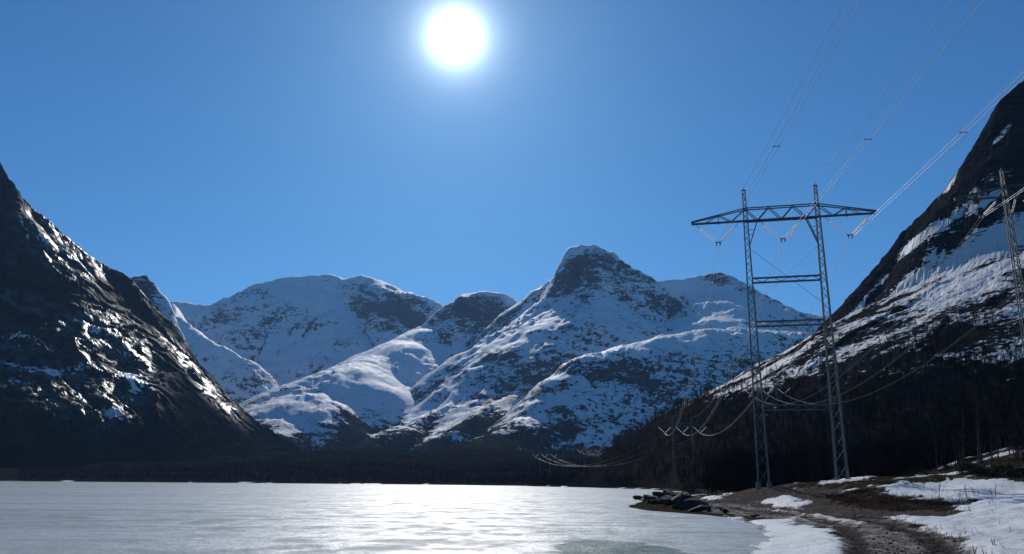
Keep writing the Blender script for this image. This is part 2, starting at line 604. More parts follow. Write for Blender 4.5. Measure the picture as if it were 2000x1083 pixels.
def fan_grid(u0, u1, cols, y0, y1, rows):
    u = np.linspace(u0, u1, cols)
    y = np.geomspace(y0, y1, rows)
    U, Yg = np.meshgrid(u, y)
    return U * Yg, Yg

# ------------------------------------------------------------------ ground sheet
X, Y = fan_grid(-1.35, 1.35, 620, 3.0, 9000.0, 640)
GZ, GD = ground_height(X, Y)


def ground_at(px, py):
    """where the line of sight through a photograph point meets the low ground"""
    d = ray(px, py)
    t = np.geomspace(8, 900, 1500)
    P = CAM[None] + d[None] * (t / d[1])[:, None]
    z, _ = ground_height(P[:, 0], P[:, 1])
    hit = np.nonzero(P[:, 2] <= np.maximum(z, 0.0))[0]
    k = hit[0] if len(hit) else len(t) - 1
    return P[k, :2]


def patch(points):
    return np.array([ground_at(*p) for p in points])


SNOW = [
    # the snow field by the road
    [(1700, 951), (1765, 943), (1885, 936), (2000, 943), (2150, 946), (2260, 1010), (2300, 1083), (2300, 1140), (1960, 1140), (1905, 1083), (1880, 1058), (1830, 1038),
     (1775, 1020), (1735, 1011), (1790, 1012), (1850, 1012), (1896, 1000), (1868, 994), (1905, 979), (1850, 981), (1788, 977),
     (1790, 969), (1716, 967), (1735, 957)],
    [(1425, 1010), (1480, 1019), (1560, 1012), (1568, 1017), (1530, 1027), (1590, 1030), (1630, 1036), (1648, 1058), (1642, 1083), (1640, 1140), (1300, 1140), (1480, 1060), (1500, 1035)],
    [(1478, 981), (1545, 969), (1578, 984), (1558, 996), (1520, 992)],
    [(1438, 946), (1490, 937), (1530, 940), (1640, 937), (1650, 926), (1705, 915), (1742, 928), (1692, 938), (1640, 944), (1500, 950)],
    [(1372, 975), (1422, 964), (1405, 975)],
    [(1480, 991), (1520, 994), (1600, 1006), (1670, 1018), (1700, 1026), (1690, 1030), (1620, 1015), (1540, 1001)],
]
ROAD = [[(1330, 983), (1450, 984), (1560, 998), (1660, 1012), (1735, 1016), (1800, 1036), (1865, 1062), (1900, 1083), (1920, 1140), (1650, 1140),
         (1652, 1083), (1640, 1045), (1600, 1027), (1500, 1012), (1420, 1003), (1335, 996)]]
RUTS = [[(1335, 988), (1450, 993), (1560, 1006), (1640, 1024), (1672, 1050), (1678, 1083), (1680, 1140)],
        [(1480, 984), (1600, 1002), (1720, 1020), (1800, 1045), (1850, 1083), (1880, 1140)]]
HEATH = [[(1612, 962), (1700, 957), (1790, 977), (1850, 982), (1905, 981), (1868, 992), (1800, 996), (1700, 995), (1625, 984)]]
GRAVEL = [[(1335, 975), (1440, 955), (1560, 955), (1640, 950), (1760, 990), (1896, 998), (1850, 1011), (1700, 1010), (1560, 1006), (1420, 1004), (1340, 998)]]

near_rows = (Y[:, 0] < 330)
nx_, ny_ = X[near_rows], Y[near_rows]
edge_n = fbm(nx_ / 3.2, ny_ / 3.2, 6, 0.72, seed=41) * 0.6
edge_n = edge_n * np.clip(ny_ / 40, 0.5, 2.2)


def soft(polys, w=0.35, jitter=1.0):
    m = np.zeros(nx_.shape, np.float32)
    for p in polys:
        sd = poly_sd(nx_, ny_, patch(p)) + edge_n * jitter
        m = np.maximum(m, sstep(w, -w, sd))
    return m


def rut_mask(lines, half=0.45):
    d = np.full(nx_.shape, 1e9, np.float32)
    for L in lines:
        P = patch(L)
        for a, b in zip(P[:-1], P[1:]):
            e = b - a
            t = np.clip(((nx_ - a[0]) * e[0] + (ny_ - a[1]) * e[1]) / (e @ e + 1e-9), 0, 1)
            d = np.minimum(d, np.hypot(nx_ - a[0] - t * e[0], ny_ - a[1] - t * e[1]))
    return sstep(half * 1.7, half * 0.5, d + 0.25 * edge_n)


A_snow = np.zeros(X.shape, np.float32); A_road = A_snow.copy(); A_heath = A_snow.copy(); A_grav = A_snow.copy(); A_rut = A_snow.copy()
A_snow[near_rows] = soft(SNOW, 0.8)
A_road[near_rows] = soft(ROAD, 0.7, 0.5)
A_heath[near_rows] = soft(HEATH, 0.8)
A_grav[near_rows] = soft(GRAVEL, 1.2)
A_rut[near_rows] = rut_mask(RUTS)
# trodden sparse snow patches in the heath and woods further off
far_snow = sstep(0.40, 0.62, fbm(X / 13, Y / 5.5, 4, 0.55, seed=45)) * sstep(30, 60, Y) * sstep(400, 90, Y) * (1 - A_road) * (1 - A_grav) * (1 - A_heath) * sstep(3, 8, GD)
A_snow = np.maximum(A_snow, far_snow * 0.9)
A_snow = A_snow * (1 - 0.75 * A_rut)
shore = sstep(2.4, 0.5, GD) * sstep(-3, 0.3, GD) * sstep(70, 45, Y)
A_snow = np.maximum(A_snow, shore)
far_edge = sstep(0.15, 0.4, fbm(X / 30, Y / 14, 3, seed=51)) * sstep(9, 4, GD) * sstep(0, 1.2, GD) * sstep(380, 450, Y)
A_snow = np.maximum(A_snow, far_edge)
GZ = GZ + np.where(Y < 330, A_snow * (0.13 + 0.05 * fbm(X / 1.7, Y / 1.7, 3, seed=47)), 0) - A_rut * 0.10 * (1 + 0.5 * fbm(X / 0.8, Y / 0.8, 3, seed=48))
GZ = GZ + A_road * 0.035 * fbm(X / 0.45, Y / 0.45, 3, 0.6, seed=49) + A_heath * 0.10 * np.abs(fbm(X / 0.5, Y / 0.5, 3, 0.6, seed=50))
GZ = GZ - A_grav * (1 - A_snow) * 0.1
# far floor: wood everywhere
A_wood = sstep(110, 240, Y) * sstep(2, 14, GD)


def ground_material():
    m, nt, b = new_mat("ground_cover")
    N = NT(nt)
    p = N.pos()
    nf = N.noise(p, 2.2, 8, 0.65)
    nm = N.noise(p, 0.35, 5, 0.6)
    ns = N.noise(N.pos((1, 1, 1)), 9.0, 5, 0.6)
    earth = N.mix(N.ramp(nm, 0.35, 0.7), (0.030, 0.023, 0.016), (0.060, 0.048, 0.034))
    earth = N.mix(N.ramp(nf, 0.45, 0.75), earth, (0.022, 0.018, 0.010))
    gravel = N.mix(N.ramp(nf, 0.3, 0.72), (0.06, 0.049, 0.041), (0.115, 0.098, 0.086))
    gravel = N.mix(N.ramp(ns, 0.55, 0.72), gravel, (0.04, 0.034, 0.03))
    heath = N.mix(N.ramp(nf, 0.35, 0.65), (0.020, 0.013, 0.010), (0.050, 0.031, 0.022))
    mud = N.mix(N.ramp(nf, 0.35, 0.7), (0.05, 0.043, 0.038), (0.26, 0.24, 0.225))
    mud = N.mix(N.attr("rut"), mud, (0.045, 0.038, 0.034))
    mud = N.mix(N.ramp(ns, 0.58, 0.70), mud, (0.035, 0.03, 0.026))
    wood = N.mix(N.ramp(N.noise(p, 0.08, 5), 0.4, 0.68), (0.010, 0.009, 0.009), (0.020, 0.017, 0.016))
    snow = N.mix(N.ramp(nm, 0.3, 0.75), (0.66, 0.69, 0.72), (0.54, 0.56, 0.58))
    snow = N.mix(N.ramp(N.noise(N.pos((1.3, 0.38, 1)), 1.0, 8, 0.72), 0.52, 0.70), snow, (0.36, 0.345, 0.33))
    snow = N.mix(N.ramp(N.noise(N.pos((2.6, 0.5, 1)), 1.0, 6, 0.7), 0.66, 0.74), snow, (0.08, 0.065, 0.05))
    jit = N.math('MULTIPLY', N.math('SUBTRACT', nf, 0.5), 1.5)

    def msk(name, k=1.0):
        return N.ramp(N.math('ADD', N.attr(name), N.math('MULTIPLY', jit, k)), 0.38, 0.62)
    col = N.mix(msk("grav"), earth, gravel)
    col = N.mix(msk("heath"), col, heath)
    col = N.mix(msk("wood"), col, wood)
    road_m = msk("road")
    nstr = N.noise(N.pos((1.5, 0.4, 1), (0, 0, 0.5)), 1.0, 7, 0.68)
    mud = N.mix(N.ramp(nstr, 0.46, 0.64), mud, (0.30, 0.275, 0.25))
    mud = N.mix(N.math('MULTIPLY', N.attr("rut"), 0.75), mud, (0.045, 0.038, 0.034))
    sm = msk("snow", 0.9)
    col = N.mix(road_m, col, mud)
    dirty = N.mix(N.math('MULTIPLY', road_m, 0.8), snow, N.mix(N.ramp(nf, 0.3, 0.7), (0.40, 0.36, 0.32), (0.13, 0.112, 0.095)))
    slush = N.ramp(N.math('ADD', N.attr("snow"), N.math('MULTIPLY', N.math('SUBTRACT', nstr, 0.5), 1.6)), 0.10, 0.45)
    col = N.mix(N.math('MULTIPLY', slush, 0.7), col, N.mix(N.ramp(nstr, 0.35, 0.65), (0.10, 0.088, 0.075), (0.40, 0.385, 0.37)))
    col = N.mix(sm, col, dirty)
    N.put(b.inputs["Base Color"], col)
    N.put(b.inputs["Roughness"], N.math('ADD', N.math('MULTIPLY', sm, -0.25), 0.9))
    N.put(b.inputs["Specular IOR Level"], N.math('MULTIPLY', sm, 0.15))
    h = N.math('ADD', nf, N.math('MULTIPLY', ns, 0.35))
    N.put(b.inputs["Normal"], N.bump(h, 0.8, 0.16))
    return m


keep = GZ > -1.2
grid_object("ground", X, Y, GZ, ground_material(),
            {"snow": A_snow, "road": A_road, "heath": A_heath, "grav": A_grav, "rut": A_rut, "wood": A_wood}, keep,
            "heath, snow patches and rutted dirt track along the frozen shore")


# ------------------------------------------------------------------ frozen lake
def ice_material():
    m, nt, b = new_mat("lake_ice")
    N = NT(nt)
    p = N.pos()
    big = N.noise(N.pos((0.012, 0.045, 1)), 1.0, 6, 0.6, 0.8)
    mid = N.noise(N.pos((0.11, 0.2, 1)), 1.0, 6, 0.62, 0.5)
    fin = N.noise(N.pos((1, 1, 1)), 1.6, 7, 0.68)
    spk = N.noise(N.pos((1, 1, 1)), 6.5, 4, 0.7)
    col = N.mix(N.ramp(big, 0.32, 0.7), (0.225, 0.275, 0.300), (0.37, 0.415, 0.44))
    col = N.mix(N.ramp(mid, 0.45, 0.7), col, (0.40, 0.45, 0.465))
    col = N.mix(N.math('MULTIPLY', N.ramp(fin, 0.5, 0.75), 0.45), col, (0.68, 0.71, 0.74))
    # wet thaw pool in the ice near the shore
    pool = on_level(1205, 1076, 0)
    g = N.n("ShaderNodeNewGeometry")
    sub = N.n("ShaderNodeVectorMath", operation='SUBTRACT')
    nt.links.new(g.outputs["Position"], sub.inputs[0]); sub.inputs[1].default_value = tuple(pool)
    mp = N.n("ShaderNodeMapping"); mp.vector_type = 'POINT'
    mp.inputs["Scale"].default_value = (1 / 3.0, 1 / 6.5, 1); mp.inputs["Rotation"].default_value = (0, 0, 0.0)
    nt.links.new(sub.outputs[0], mp.inputs["Vector"])
    ln = N.n("ShaderNodeVectorMath", operation='LENGTH'); nt.links.new(mp.outputs[0], ln.inputs[0])
    r = N.math('ADD', ln.outputs["Value"], N.math('MULTIPLY', N.math('SUBTRACT', N.noise(p, 0.5, 5), 0.5), 0.9))
    poolm = N.ramp(r, 1.10, 0.90)
    deep = N.mix(N.ramp(N.noise(p, 0.6, 4), 0.35, 0.7), (0.015, 0.07, 0.075), (0.06, 0.16, 0.165))
    col = N.mix(poolm, col, deep)
    # snow drifted along the near shore
    N.put(b.inputs["Base Color"], col)
    rough = N.math('ADD', 0.47, N.math('MULTIPLY', N.math('SUBTRACT', N.ramp(mid, 0.3, 0.7), 0.5), 0.34))
    rough = N.math('SUBTRACT', rough, N.math('MULTIPLY', poolm, 0.14))
    N.put(b.inputs["Roughness"], rough)
    N.put(b.inputs["Specular IOR Level"], N.math('ADD', 0.06, N.math('MULTIPLY', N.ramp(N.math('ADD', N.math('MULTIPLY', big, 0.5), N.math('MULTIPLY', mid, 0.5)), 0.40, 0.62), 0.26)))
    b.inputs["IOR"].default_value = 1.31
    rip = N.noise(N.pos((0.42, 0.33, 1)), 1.0, 7, 0.70, 0.3)
    rip2 = N.noise(N.pos((1.7, 1.2, 1)), 1.0, 4, 0.7)
    h1 = N.math('ADD', N.math('MULTIPLY', fin, 0.5), N.math('MULTIPLY', spk, 0.3))
    n1 = N.bump(h1, 0.5, 0.10)
    n2 = N.bump(mid, 0.6, 0.5, n1)
    n3 = N.bump(N.math('ADD', rip, N.math('MULTIPLY', rip2, 0.5)), 0.6, 0.22, n2)
    N.put(b.inputs["Normal"], n3)
    gl = N.ramp(N.math('ADD', N.math('MULTIPLY', rip, 0.6), N.math('MULTIPLY', mid, 0.4)), 0.42, 0.62)
    gl = N.math('MULTIPLY', gl, N.math('SUBTRACT', 1.0, N.math('MULTIPLY', poolm, 0.8)))
    N.put(b.inputs["Specular IOR Level"], N.math('ADD', 0.04, N.math('MULTIPLY', gl, 0.30)))
    N.put(b.inputs["Roughness"], N.math('SUBTRACT', 0.52, N.math('MULTIPLY', gl, 0.20)))
    col = N.mix(N.math('MULTIPLY', N.ramp(rip, 0.5, 0.72), N.math('SUBTRACT', 0.5, N.math('MULTIPLY', poolm, 0.45))), col, (0.60, 0.63, 0.66))
    N.put(b.inputs["Base Color"], col)
    return m


lv_v = [(-3000, -80, 0), (400, -80, 0), (400, 1100, 0), (-3000, 1100, 0)]
lake = link("frozen_lake", mesh_from("frozen_lake", lv_v, [0, 1, 2, 3], 4, ice_material()))
tag(lake, "grey-white frozen lake glittering under the low sun", kind='structure')

# ------------------------------------------------------------------ mountains
SNOWC = (0.83, 0.86, 0.90)
mat_far = mountain_material("far_rock_and_snow", 0.017, (0.040, 0.042, 0.050), (0.095, 0.095, 0.10), (0.026, 0.023, 0.025), tilt=0.25, stretch=(1, 1, 2.4), spec=0.03, snow_col=SNOWC, bump_m=5, fine=0.72)
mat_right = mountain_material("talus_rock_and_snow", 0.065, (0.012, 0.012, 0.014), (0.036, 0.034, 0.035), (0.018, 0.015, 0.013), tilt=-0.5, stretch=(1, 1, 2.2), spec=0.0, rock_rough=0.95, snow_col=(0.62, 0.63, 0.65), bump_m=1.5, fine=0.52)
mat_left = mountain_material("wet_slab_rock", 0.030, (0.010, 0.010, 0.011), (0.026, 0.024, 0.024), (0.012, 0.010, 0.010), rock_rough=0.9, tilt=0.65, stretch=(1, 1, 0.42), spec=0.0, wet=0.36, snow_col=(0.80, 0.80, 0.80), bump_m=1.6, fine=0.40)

# the valley head: each mountain keeps the part of the shared grid where it is on top
XC, YC = fan_grid(-0.62, 0.62, 760, 1150.0, 8200.0, 500)
HC = {}
for key in CENTRE:
    HC[key] = centre_height(key, XC, YC)
top = np.max([v[0] for v in HC.values()], axis=0)
ROCKY = {
    'massif': [(745, 590, 62, 40, 20, .40), (770, 620, 50, 25, 10, .25), (560, 630, 90, 18, -15, .16), (470, 580, 50, 8, -25, .2), (690, 655, 50, 18, -30, .16), (480, 720, 60, 40, 30, .14), (800, 640, 60, 14, 5, .15), (620, 590, 60, 30, 0, -.2), (520, 760, 120, 50, 0, -.08)],
    'dome': [(925, 603, 85, 30, 10, .42), (990, 620, 40, 20, 30, .2), (850, 650, 40, 20, -30, .2)],
    'peak': [(1140, 530, 45, 42, -35, .42), (1185, 505, 40, 22, 20, .3), (1400, 546, 32, 16, 10, .35), (1030, 740, 90, 45, -40, .17), (1130, 640, 50, 40, -45, .1), (1320, 600, 60, 30, 20, .08), (1300, 560, 90, 14, 0, -.2), (880, 830, 90, 30, -30, .1), (1080, 600, 30, 40, -40, -.1)],
    'hump': [(1270, 735, 110, 30, 10, .10), (1450, 690, 50, 22, 20, .16), (1250, 682, 140, 12, -10, -.2), (1150, 800, 100, 40, 10, .06)],
    'knob': [(275, 560, 40, 40, 0, .6), (350, 690, 60, 40, 40, .05)],
    'horn': [],
}
CNAME = {'massif': ("mountain", "broad snowy massif closing the left side of the valley head"),
         'dome': ("mountain", "low rounded rock dome between the massif and the tall peak"),
         'peak': ("mountain", "tall snowy mountain with a dark round-topped summit at centre right"),
         'hump': ("hill", "wooded rocky hump in front of the tall peak"),
         'knob': ("mountain", "dark rock knob peering over the left slope"),
         'horn': ("mountain", "small far snowy horn seen between the pylon masts")}
CW = np.zeros(XC.shape, np.float32)
for key in CENTRE:
    h, d, s = HC[key]
    sl, gx, gy = slope_of(XC, YC, h)
    q = sum(map(ord, key))
    rock = (0.10 if key in ('massif', 'horn') else 0.14) + 0.40 * sstep(0.72, 1.35, sl) * sstep(25, 150, d) + 0.17 * fbm(XC / 420, YC / 420, 4, 0.55, seed=q + 40) + 0.10 * ridged(s / 75, d / 700, 3, 0.6, seed=q + 44) - 0.05 + blobs(XC, YC, h, ROCKY[key])
    lowband = sstep(420, 160, h)
    rock = rock + (0.16 if key != 'hump' else -0.12) * lowband
    wd = sstep(300, 80, h + 120 * fbm(XC / 240, YC / 240, 5, 0.6, seed=q + 50))
    if key == 'hump':
        wd = np.maximum(wd, 0.36 * sstep(60, 200, d) * sstep(520, 380, h) + 0.06)
        wd = wd - blobs(XC, YC, h, [(1230, 680, 200, 18, -8, .5), (1080, 800, 60, 40, -50, .35), (1100, 880, 40, 30, 0, .4)])
    wd = np.clip(wd, 0, 1)
    others = np.max([HC[k][0] for k in CENTRE if k != key], axis=0)
    keepk = (h > others - 12) & (h > -10)
    CW = np.where(h >= top - 0.01, wd, CW)
    grid_object(CNAME[key][0], XC, YC, h, mat_far, {"rock": rock, "wood": wd * 0.95}, keepk, CNAME[key][1])

XL, YL = fan_grid(-0.95, -0.10, 480, 780.0, 2600.0, 470)
hl, dl, sl_ = left_height(XL, YL)
tl, gx, gy = slope_of(XL, YL, hl)
stk = ridged(sl_ / 42 + 0.5 * fbm(XL / 90, YL / 90, 3, seed=63), dl / 330, 4, 0.6, seed=64)
zone = np.minimum(blobs(XL, YL, hl, SLABS + [(20, 505, 14, 16, 0, .4), (90, 600, 60, 16, 30, .3)]), 0.40)
rock = 0.97 - zone * (0.05 + 0.85 * sstep(1.0, 1.5, stk)) + 0.16 * fbm(XL / 60, YL / 60, 4, seed=61) - 0.12 * sstep(0.75, 0.3, tl)
wd = sstep(150, 60, hl + 40 * fbm(XL / 130, YL / 130, 4, seed=62))
LW = wd
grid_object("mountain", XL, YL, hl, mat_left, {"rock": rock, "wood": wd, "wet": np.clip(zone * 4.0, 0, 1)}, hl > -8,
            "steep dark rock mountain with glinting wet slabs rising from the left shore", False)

XR, YR = fan_grid(-0.02, 1.28, 540, 45.0, 1500.0, 480)
hr, dr, sr = right_height(XR, YR)
tr, gx, gy = slope_of(XR, YR, hr)
rock = 0.55 + 0.42 * sstep(120, 50, dr + 25 * fbm(XR / 50, YR / 50, 3, seed=75)) + 0.12 * sstep(0.8, 1.4, tr) + 0.30 * fbm(XR / 42 + YR / 90, YR / 42, 5, 0.6, seed=71)
rock = rock - blobs(XR, YR, hr, [(1930, 500, 120, 45, -38, .26), (1990, 440, 60, 30, -30, .3), (1800, 600, 120, 26, -42, .12), (1865, 352, 60, 9, -48, .75), (1955, 262, 50, 9, -50, .7), (1785, 475, 60, 9, -42, .7), (1700, 575, 60, 7, -48, .65), (1850, 430, 50, 6, -40, .5), (1930, 390, 40, 8, -35, .5), (1800, 530, 70, 6, -42, .5), (1500, 725, 90, 5, -32, .4), (1370, 795, 60, 5, -30, .4)])
wd = sstep(84, 44, hr + 22 * fbm(XR / 70, YR / 70, 4, seed=72))
wd = np.maximum(wd, 0.36 * sstep(130, 75, hr + 30 * fbm(XR / 50, YR / 50, 3, seed=73)))
wd = wd - 0.50 * sstep(0.42, 0.72, fbm(XR / 26, YR / 14, 4, seed=74)) * sstep(70, 140, YR) * sstep(380, 240, YR)
RW = np.clip(wd, 0, 1)
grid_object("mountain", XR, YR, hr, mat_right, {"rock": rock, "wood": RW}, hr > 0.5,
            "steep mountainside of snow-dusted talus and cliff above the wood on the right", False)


def land_height(x, y):
    z, d = ground_height(x, y)
    return np.maximum(z, right_height(x, y)[0])


# ------------------------------------------------------------------ far woods (leafless birch, one mass each)
def wood_material(name, col):
    m, nt, b = new_mat(name)
    N = NT(nt)
    f = N.noise(N.pos(), 0.2, 3)
    N.put(b.inputs["Base Color"], N.mix(N.ramp(f, 0.3, 0.7), tuple(c * 0.7 for c in col), tuple(c * 1.35 for c in col)))
    b.inputs["Roughness"].default_value = 0.9
    b.inputs["Specular IOR Level"].default_value = 0.0
    return m


mat_wood_far = wood_material("birch_twigs_far", (0.026, 0.022, 0.023))
mat_wood_near = wood_material("birch_twigs_near", (0.030, 0.024, 0.020))


def wood(name, x, y, z, size, nsl, mat, label, spread=0.24):
    n = len(x)
    rg = np.random.default_rng(len(x) + nsl)
    S = size[:, None]
    base = np.stack([x, y, z - 0.2], 1)[:, None, :]
    t0 = rg.uniform(0.05, 0.6, (n, nsl)); t0[:, 0] = 0.0
    ang = rg.uniform(0, 2 * math.pi, (n, nsl))
    reach = rg.uniform(0.3, 1.0, (n, nsl)) * spread; reach[:, 0] = 0.02
    t1 = np.clip(t0 + rg.uniform(0.25, 0.5, (n, nsl)), 0, 1); t1[:, 0] = 1.0
    A = base + np.stack([0 * t0, 0 * t0, t0 * S], 2)
    B = base + np.stack([np.cos(ang) * reach * S, np.sin(ang) * reach * S, t1 * S], 2)
    wv = rg.uniform(0, 2 * math.pi, (n, nsl))
    w = 0.030 * S * np.ones((n, nsl)) ; w[:, 0] = 0.022 * size
    off = np.stack([np.cos(wv) * w, np.sin(wv) * w * 0.4, 0.1 * w], 2)
    V = np.stack([A - off * 0.5, A + off * 0.5, B + off * 0.5], 2).reshape(-1, 3)
    F = np.arange(len(V))
    o = link(name, mesh_from(name, V, F, 3, mat))
    return tag(o, label, "wood", None, 'stuff')


def sample_grid(Xg, Yg, Zg, W, n, seed, weight=None):
    """random spots on a terrain grid, likelier where W is high"""
    rg = np.random.default_rng(seed)
    R, C = Xg.shape
    p = W.copy()
    if weight is not None:
        p = p * weight
    p = p[:-1, :-1].ravel(); p = np.maximum(p, 0); p = p / p.sum()
    k = rg.choice((R - 1) * (C - 1), n, p=p)
    i, j = k // (C - 1), k % (C - 1)
    a, b = rg.random(n), rg.random(n)

    def bl(Q):
        return Q[i, j] * (1 - a) * (1 - b) + Q[i, j + 1] * (1 - a) * b + Q[i + 1, j] * a * (1 - b) + Q[i + 1, j + 1] * a * b
    return bl(Xg), bl(Yg), bl(Zg), rg


# on the hump and the foot of the far mountains
cw = sstep(0.2, 0.7, CW) * (top > 4)
x, y, z, rg = sample_grid(XC, YC, top, cw + 0.14 * sstep(480, 260, top) * (top > 4), 30000, 5, 1.0 / YC ** 0.5)
wood("birch_wood", x, y, z, rg.uniform(5, 10, len(x)), 6, mat_wood_far, "dark leafless birch wood on the lower slopes of the valley head")
# valley floor behind the lake
Xf, Yf = fan_grid(-0.60, 0.16, 300, 500, 2300, 260)
Zf, Df = ground_height(Xf, Yf)
x, y, z, rg = sample_grid(Xf, Yf, Zf, sstep(2, 8, Df), 22000, 6, 1.0 / Yf)
wood("birch_wood", x, y, z, rg.uniform(5, 10, len(x)), 8, mat_wood_far, "dark birch wood on the flat behind the far shore of the lake")
# foot of the left mountain
x, y, z, rg = sample_grid(XL, YL, hl, LW * (hl > 1), 20000, 7, 1.0 / YL)
wood("birch_wood", x, y, z, rg.uniform(5, 9, len(x)), 7, mat_wood_near, "black birch wood along the foot of the left mountain")
# right slope, beyond the trees that are built one by one
HRG = np.maximum(hr, ground_height(XR, YR)[0])
rw = sstep(0.25, 0.7, RW) * (HRG > 1.2)
x, y, z, rg = sample_grid(XR, YR, HRG, rw * sstep(120, 170, YR), 20000, 8, 1.0 / YR)
ok = poly_sd(x, y, LAKE) > 3
x, y, z = x[ok], y[ok], z[ok]
wood("birch_wood", x, y, z, rg.uniform(4.5, 9, len(x)), 14, mat_wood_near, "dense dark birch wood covering the lower right mountainside")

# ------------------------------------------------------------------ pylons
steel = plain("galvanised_steel", (0.10, 0.105, 0.11), 0.6, 0.3, 0.4, 0.25, 0.6)
alu = plain("aluminium_wire", (0.80, 0.81, 0.83), 0.55, 0.6)
dark_alu = plain("dark_wire", (0.22, 0.22, 0.23), 0.5, 0.7)  # darker copy of the wire metal, so the far spans read fainter
glass_disc = plain("glass_insulator", (0.92, 0.95, 0.96), 0.36, 0.75, 1.0)
_gt = glass_disc.node_tree
_tr = _gt.nodes.new("ShaderNodeBsdfTranslucent"); _tr.inputs[0].default_value = (1.0, 1.0, 1.0, 1)
_mx = _gt.nodes.new("ShaderNodeMixShader"); _mx.inputs[0].default_value = 0.85
_gt.links.new(_gt.nodes["Principled BSDF"].outputs[0], _mx.inputs[1]); _gt.links.new(_tr.outputs[0], _mx.inputs[2])
_gt.links.new(_mx.outputs[0], _gt.nodes["Material Output"].inputs[0])
concrete = plain("concrete", (0.16, 0.155, 0.15), 0.9, vary=0.2)


class MB:
    def __init__(self):
        self.v, self.f = [], []

    def bar(self, p, q, w, w2=None):
        p, q = Vector(tuple(p)), Vector(tuple(q))
        w2 = w if w2 is None else w2
        d = (q - p).normalized()
        a = d.cross(Vector((0, 0, 1)) if abs(d.z) < 0.9 else Vector((1, 0, 0))).normalized()
        b = d.cross(a)
        n = len(self.v)
        for c, ww in ((p, w), (q, w2)):
            for sa, sb in ((-1, -1), (1, -1), (1, 1), (-1, 1)):
                self.v.append(c + a * sa * ww / 2 + b * sb * ww / 2)
        self.f += [(n, n + 1, n + 2, n + 3), (n + 7, n + 6, n + 5, n + 4)]
        for i in range(4):
            k = (i + 1) % 4
            self.f.append((n + i, n + 4 + i, n + 4 + k, n + k))
        return self

    def tube(self, P, r, sides=6, r_end=None):
        P = [Vector(tuple(p)) for p in P]
        n0 = len(self.v)
        m = len(P)
        for i, p in enumerate(P):
            d = (P[min(i + 1, m - 1)] - P[max(i - 1, 0)]).normalized()
            a = d.cross(Vector((0, 0, 1)) if abs(d.z) < 0.95 else Vector((1, 0, 0))).normalized()
            b = d.cross(a)
            if isinstance(r, (list, tuple)):
                rr = r[i]
            else:
                rr = r if r_end is None else r + (r_end - r) * i / (m - 1)
            for k in range(sides):
                t = 2 * math.pi * k / sides
                self.v.append(p + (a * math.cos(t) + b * math.sin(t)) * rr)
        for i in range(m - 1):
            for k in range(sides):
                k2 = (k + 1) % sides
                self.f.append((n0 + i * sides + k, n0 + i * sides + k2, n0 + (i + 1) * sides + k2, n0 + (i + 1) * sides + k))
        self.f.append(tuple(n0 + k for k in reversed(range(sides))))
        self.f.append(tuple(n0 + (m - 1) * sides + k for k in range(sides)))
        return self

    def lathe(self, p, d, prof, sides=10):
        """prof: (offset along d, radius)"""
        p, d = Vector(tuple(p)), Vector(tuple(d)).normalized()
        a = d.cross(Vector((0, 0, 1)) if abs(d.z) < 0.9 else Vector((1, 0, 0))).normalized()
        b = d.cross(a)
        n0 = len(self.v)
        for o, r in prof:
            for k in range(sides):
                t = 2 * math.pi * k / sides
                self.v.append(p + d * o + (a * math.cos(t) + b * math.sin(t)) * r)
        for i in range(len(prof) - 1):
            for k in range(sides):
                k2 = (k + 1) % sides
                self.f.append((n0 + i * sides + k, n0 + i * sides + k2, n0 + (i + 1) * sides + k2, n0 + (i + 1) * sides + k))
        return self

    def build(self, name, mat, parent=None, smooth=False):
        me = bpy.data.meshes.new(name)
        me.from_pydata([tuple(v) for v in self.v], [], self.f)
        me.update()
        if smooth:
            me.polygons.foreach_set("use_smooth", [True] * len(me.polygons))
        me.materials.append(mat)
        return link(name, me, parent)


def one_bar(name, p, q, w, parent, mat=None):
    return MB().bar(p, q, w).build(name, mat or steel, parent)


# measures of the portal pylon, read off the near one
FOOT_L = at(1492, 945, 105.0)
YAW = math.radians(-13)
AX = np.array([math.cos(YAW), math.sin(YAW)])          # along the crossarm
LN = np.array([-math.sin(YAW), math.cos(YAW)])         # along the line, away from us
HALF = 4.75
H_LOW = at(1463, 433, 105.0)[2] - FOOT_L[2]
H_HIGH = at(1459, 409, 105.0)[2] - FOOT_L[2]
H_TOP = at(1455, 372, 105.0)[2] - FOOT_L[2]
H_S = [at(1473, 549, 105.0)[2] - FOOT_L[2], at(1478, 634, 105.0)[2] - FOOT_L[2], at(1486, 797, 105.0)[2] - FOOT_L[2]]
ARM = 7.35
TIP = HALF + ARM
DROP = at(1407, 471, 106)[2] - at(1407, 431, 106)[2]
PHASES = (-HALF - 3.85, 0.0, HALF + 3.85)
CL_Z = H_LOW + DROP


def mast_w(z):
    return 1.35 + (0.52 - 1.35) * min(z / H_LOW, 1.0) - (0.18 if z > H_LOW else 0) * (z - H_LOW) / (H_TOP - H_LOW)


def insulator(parent, a, b, drop_rod):
    a, b = Vector(a), Vector(b)
    d = (b - a)
    L = d.length
    d.normalize()
    st = MB().bar(a, b, 0.045).build("insulator_string", steel, parent)
    m = MB()
    n = 14
    for i in range(n):
        o = L * (drop_rod + (0.93 - drop_rod) * (i + 0.5) / n)
        m.lathe(a + d * o, d, [(-0.045, 0.03), (-0.04, 0.09), (0.005, 0.215), (0.025, 0.22), (0.03, 0.03)], 10)
    m.build("disc_stack", glass_disc, st, True)
    return st


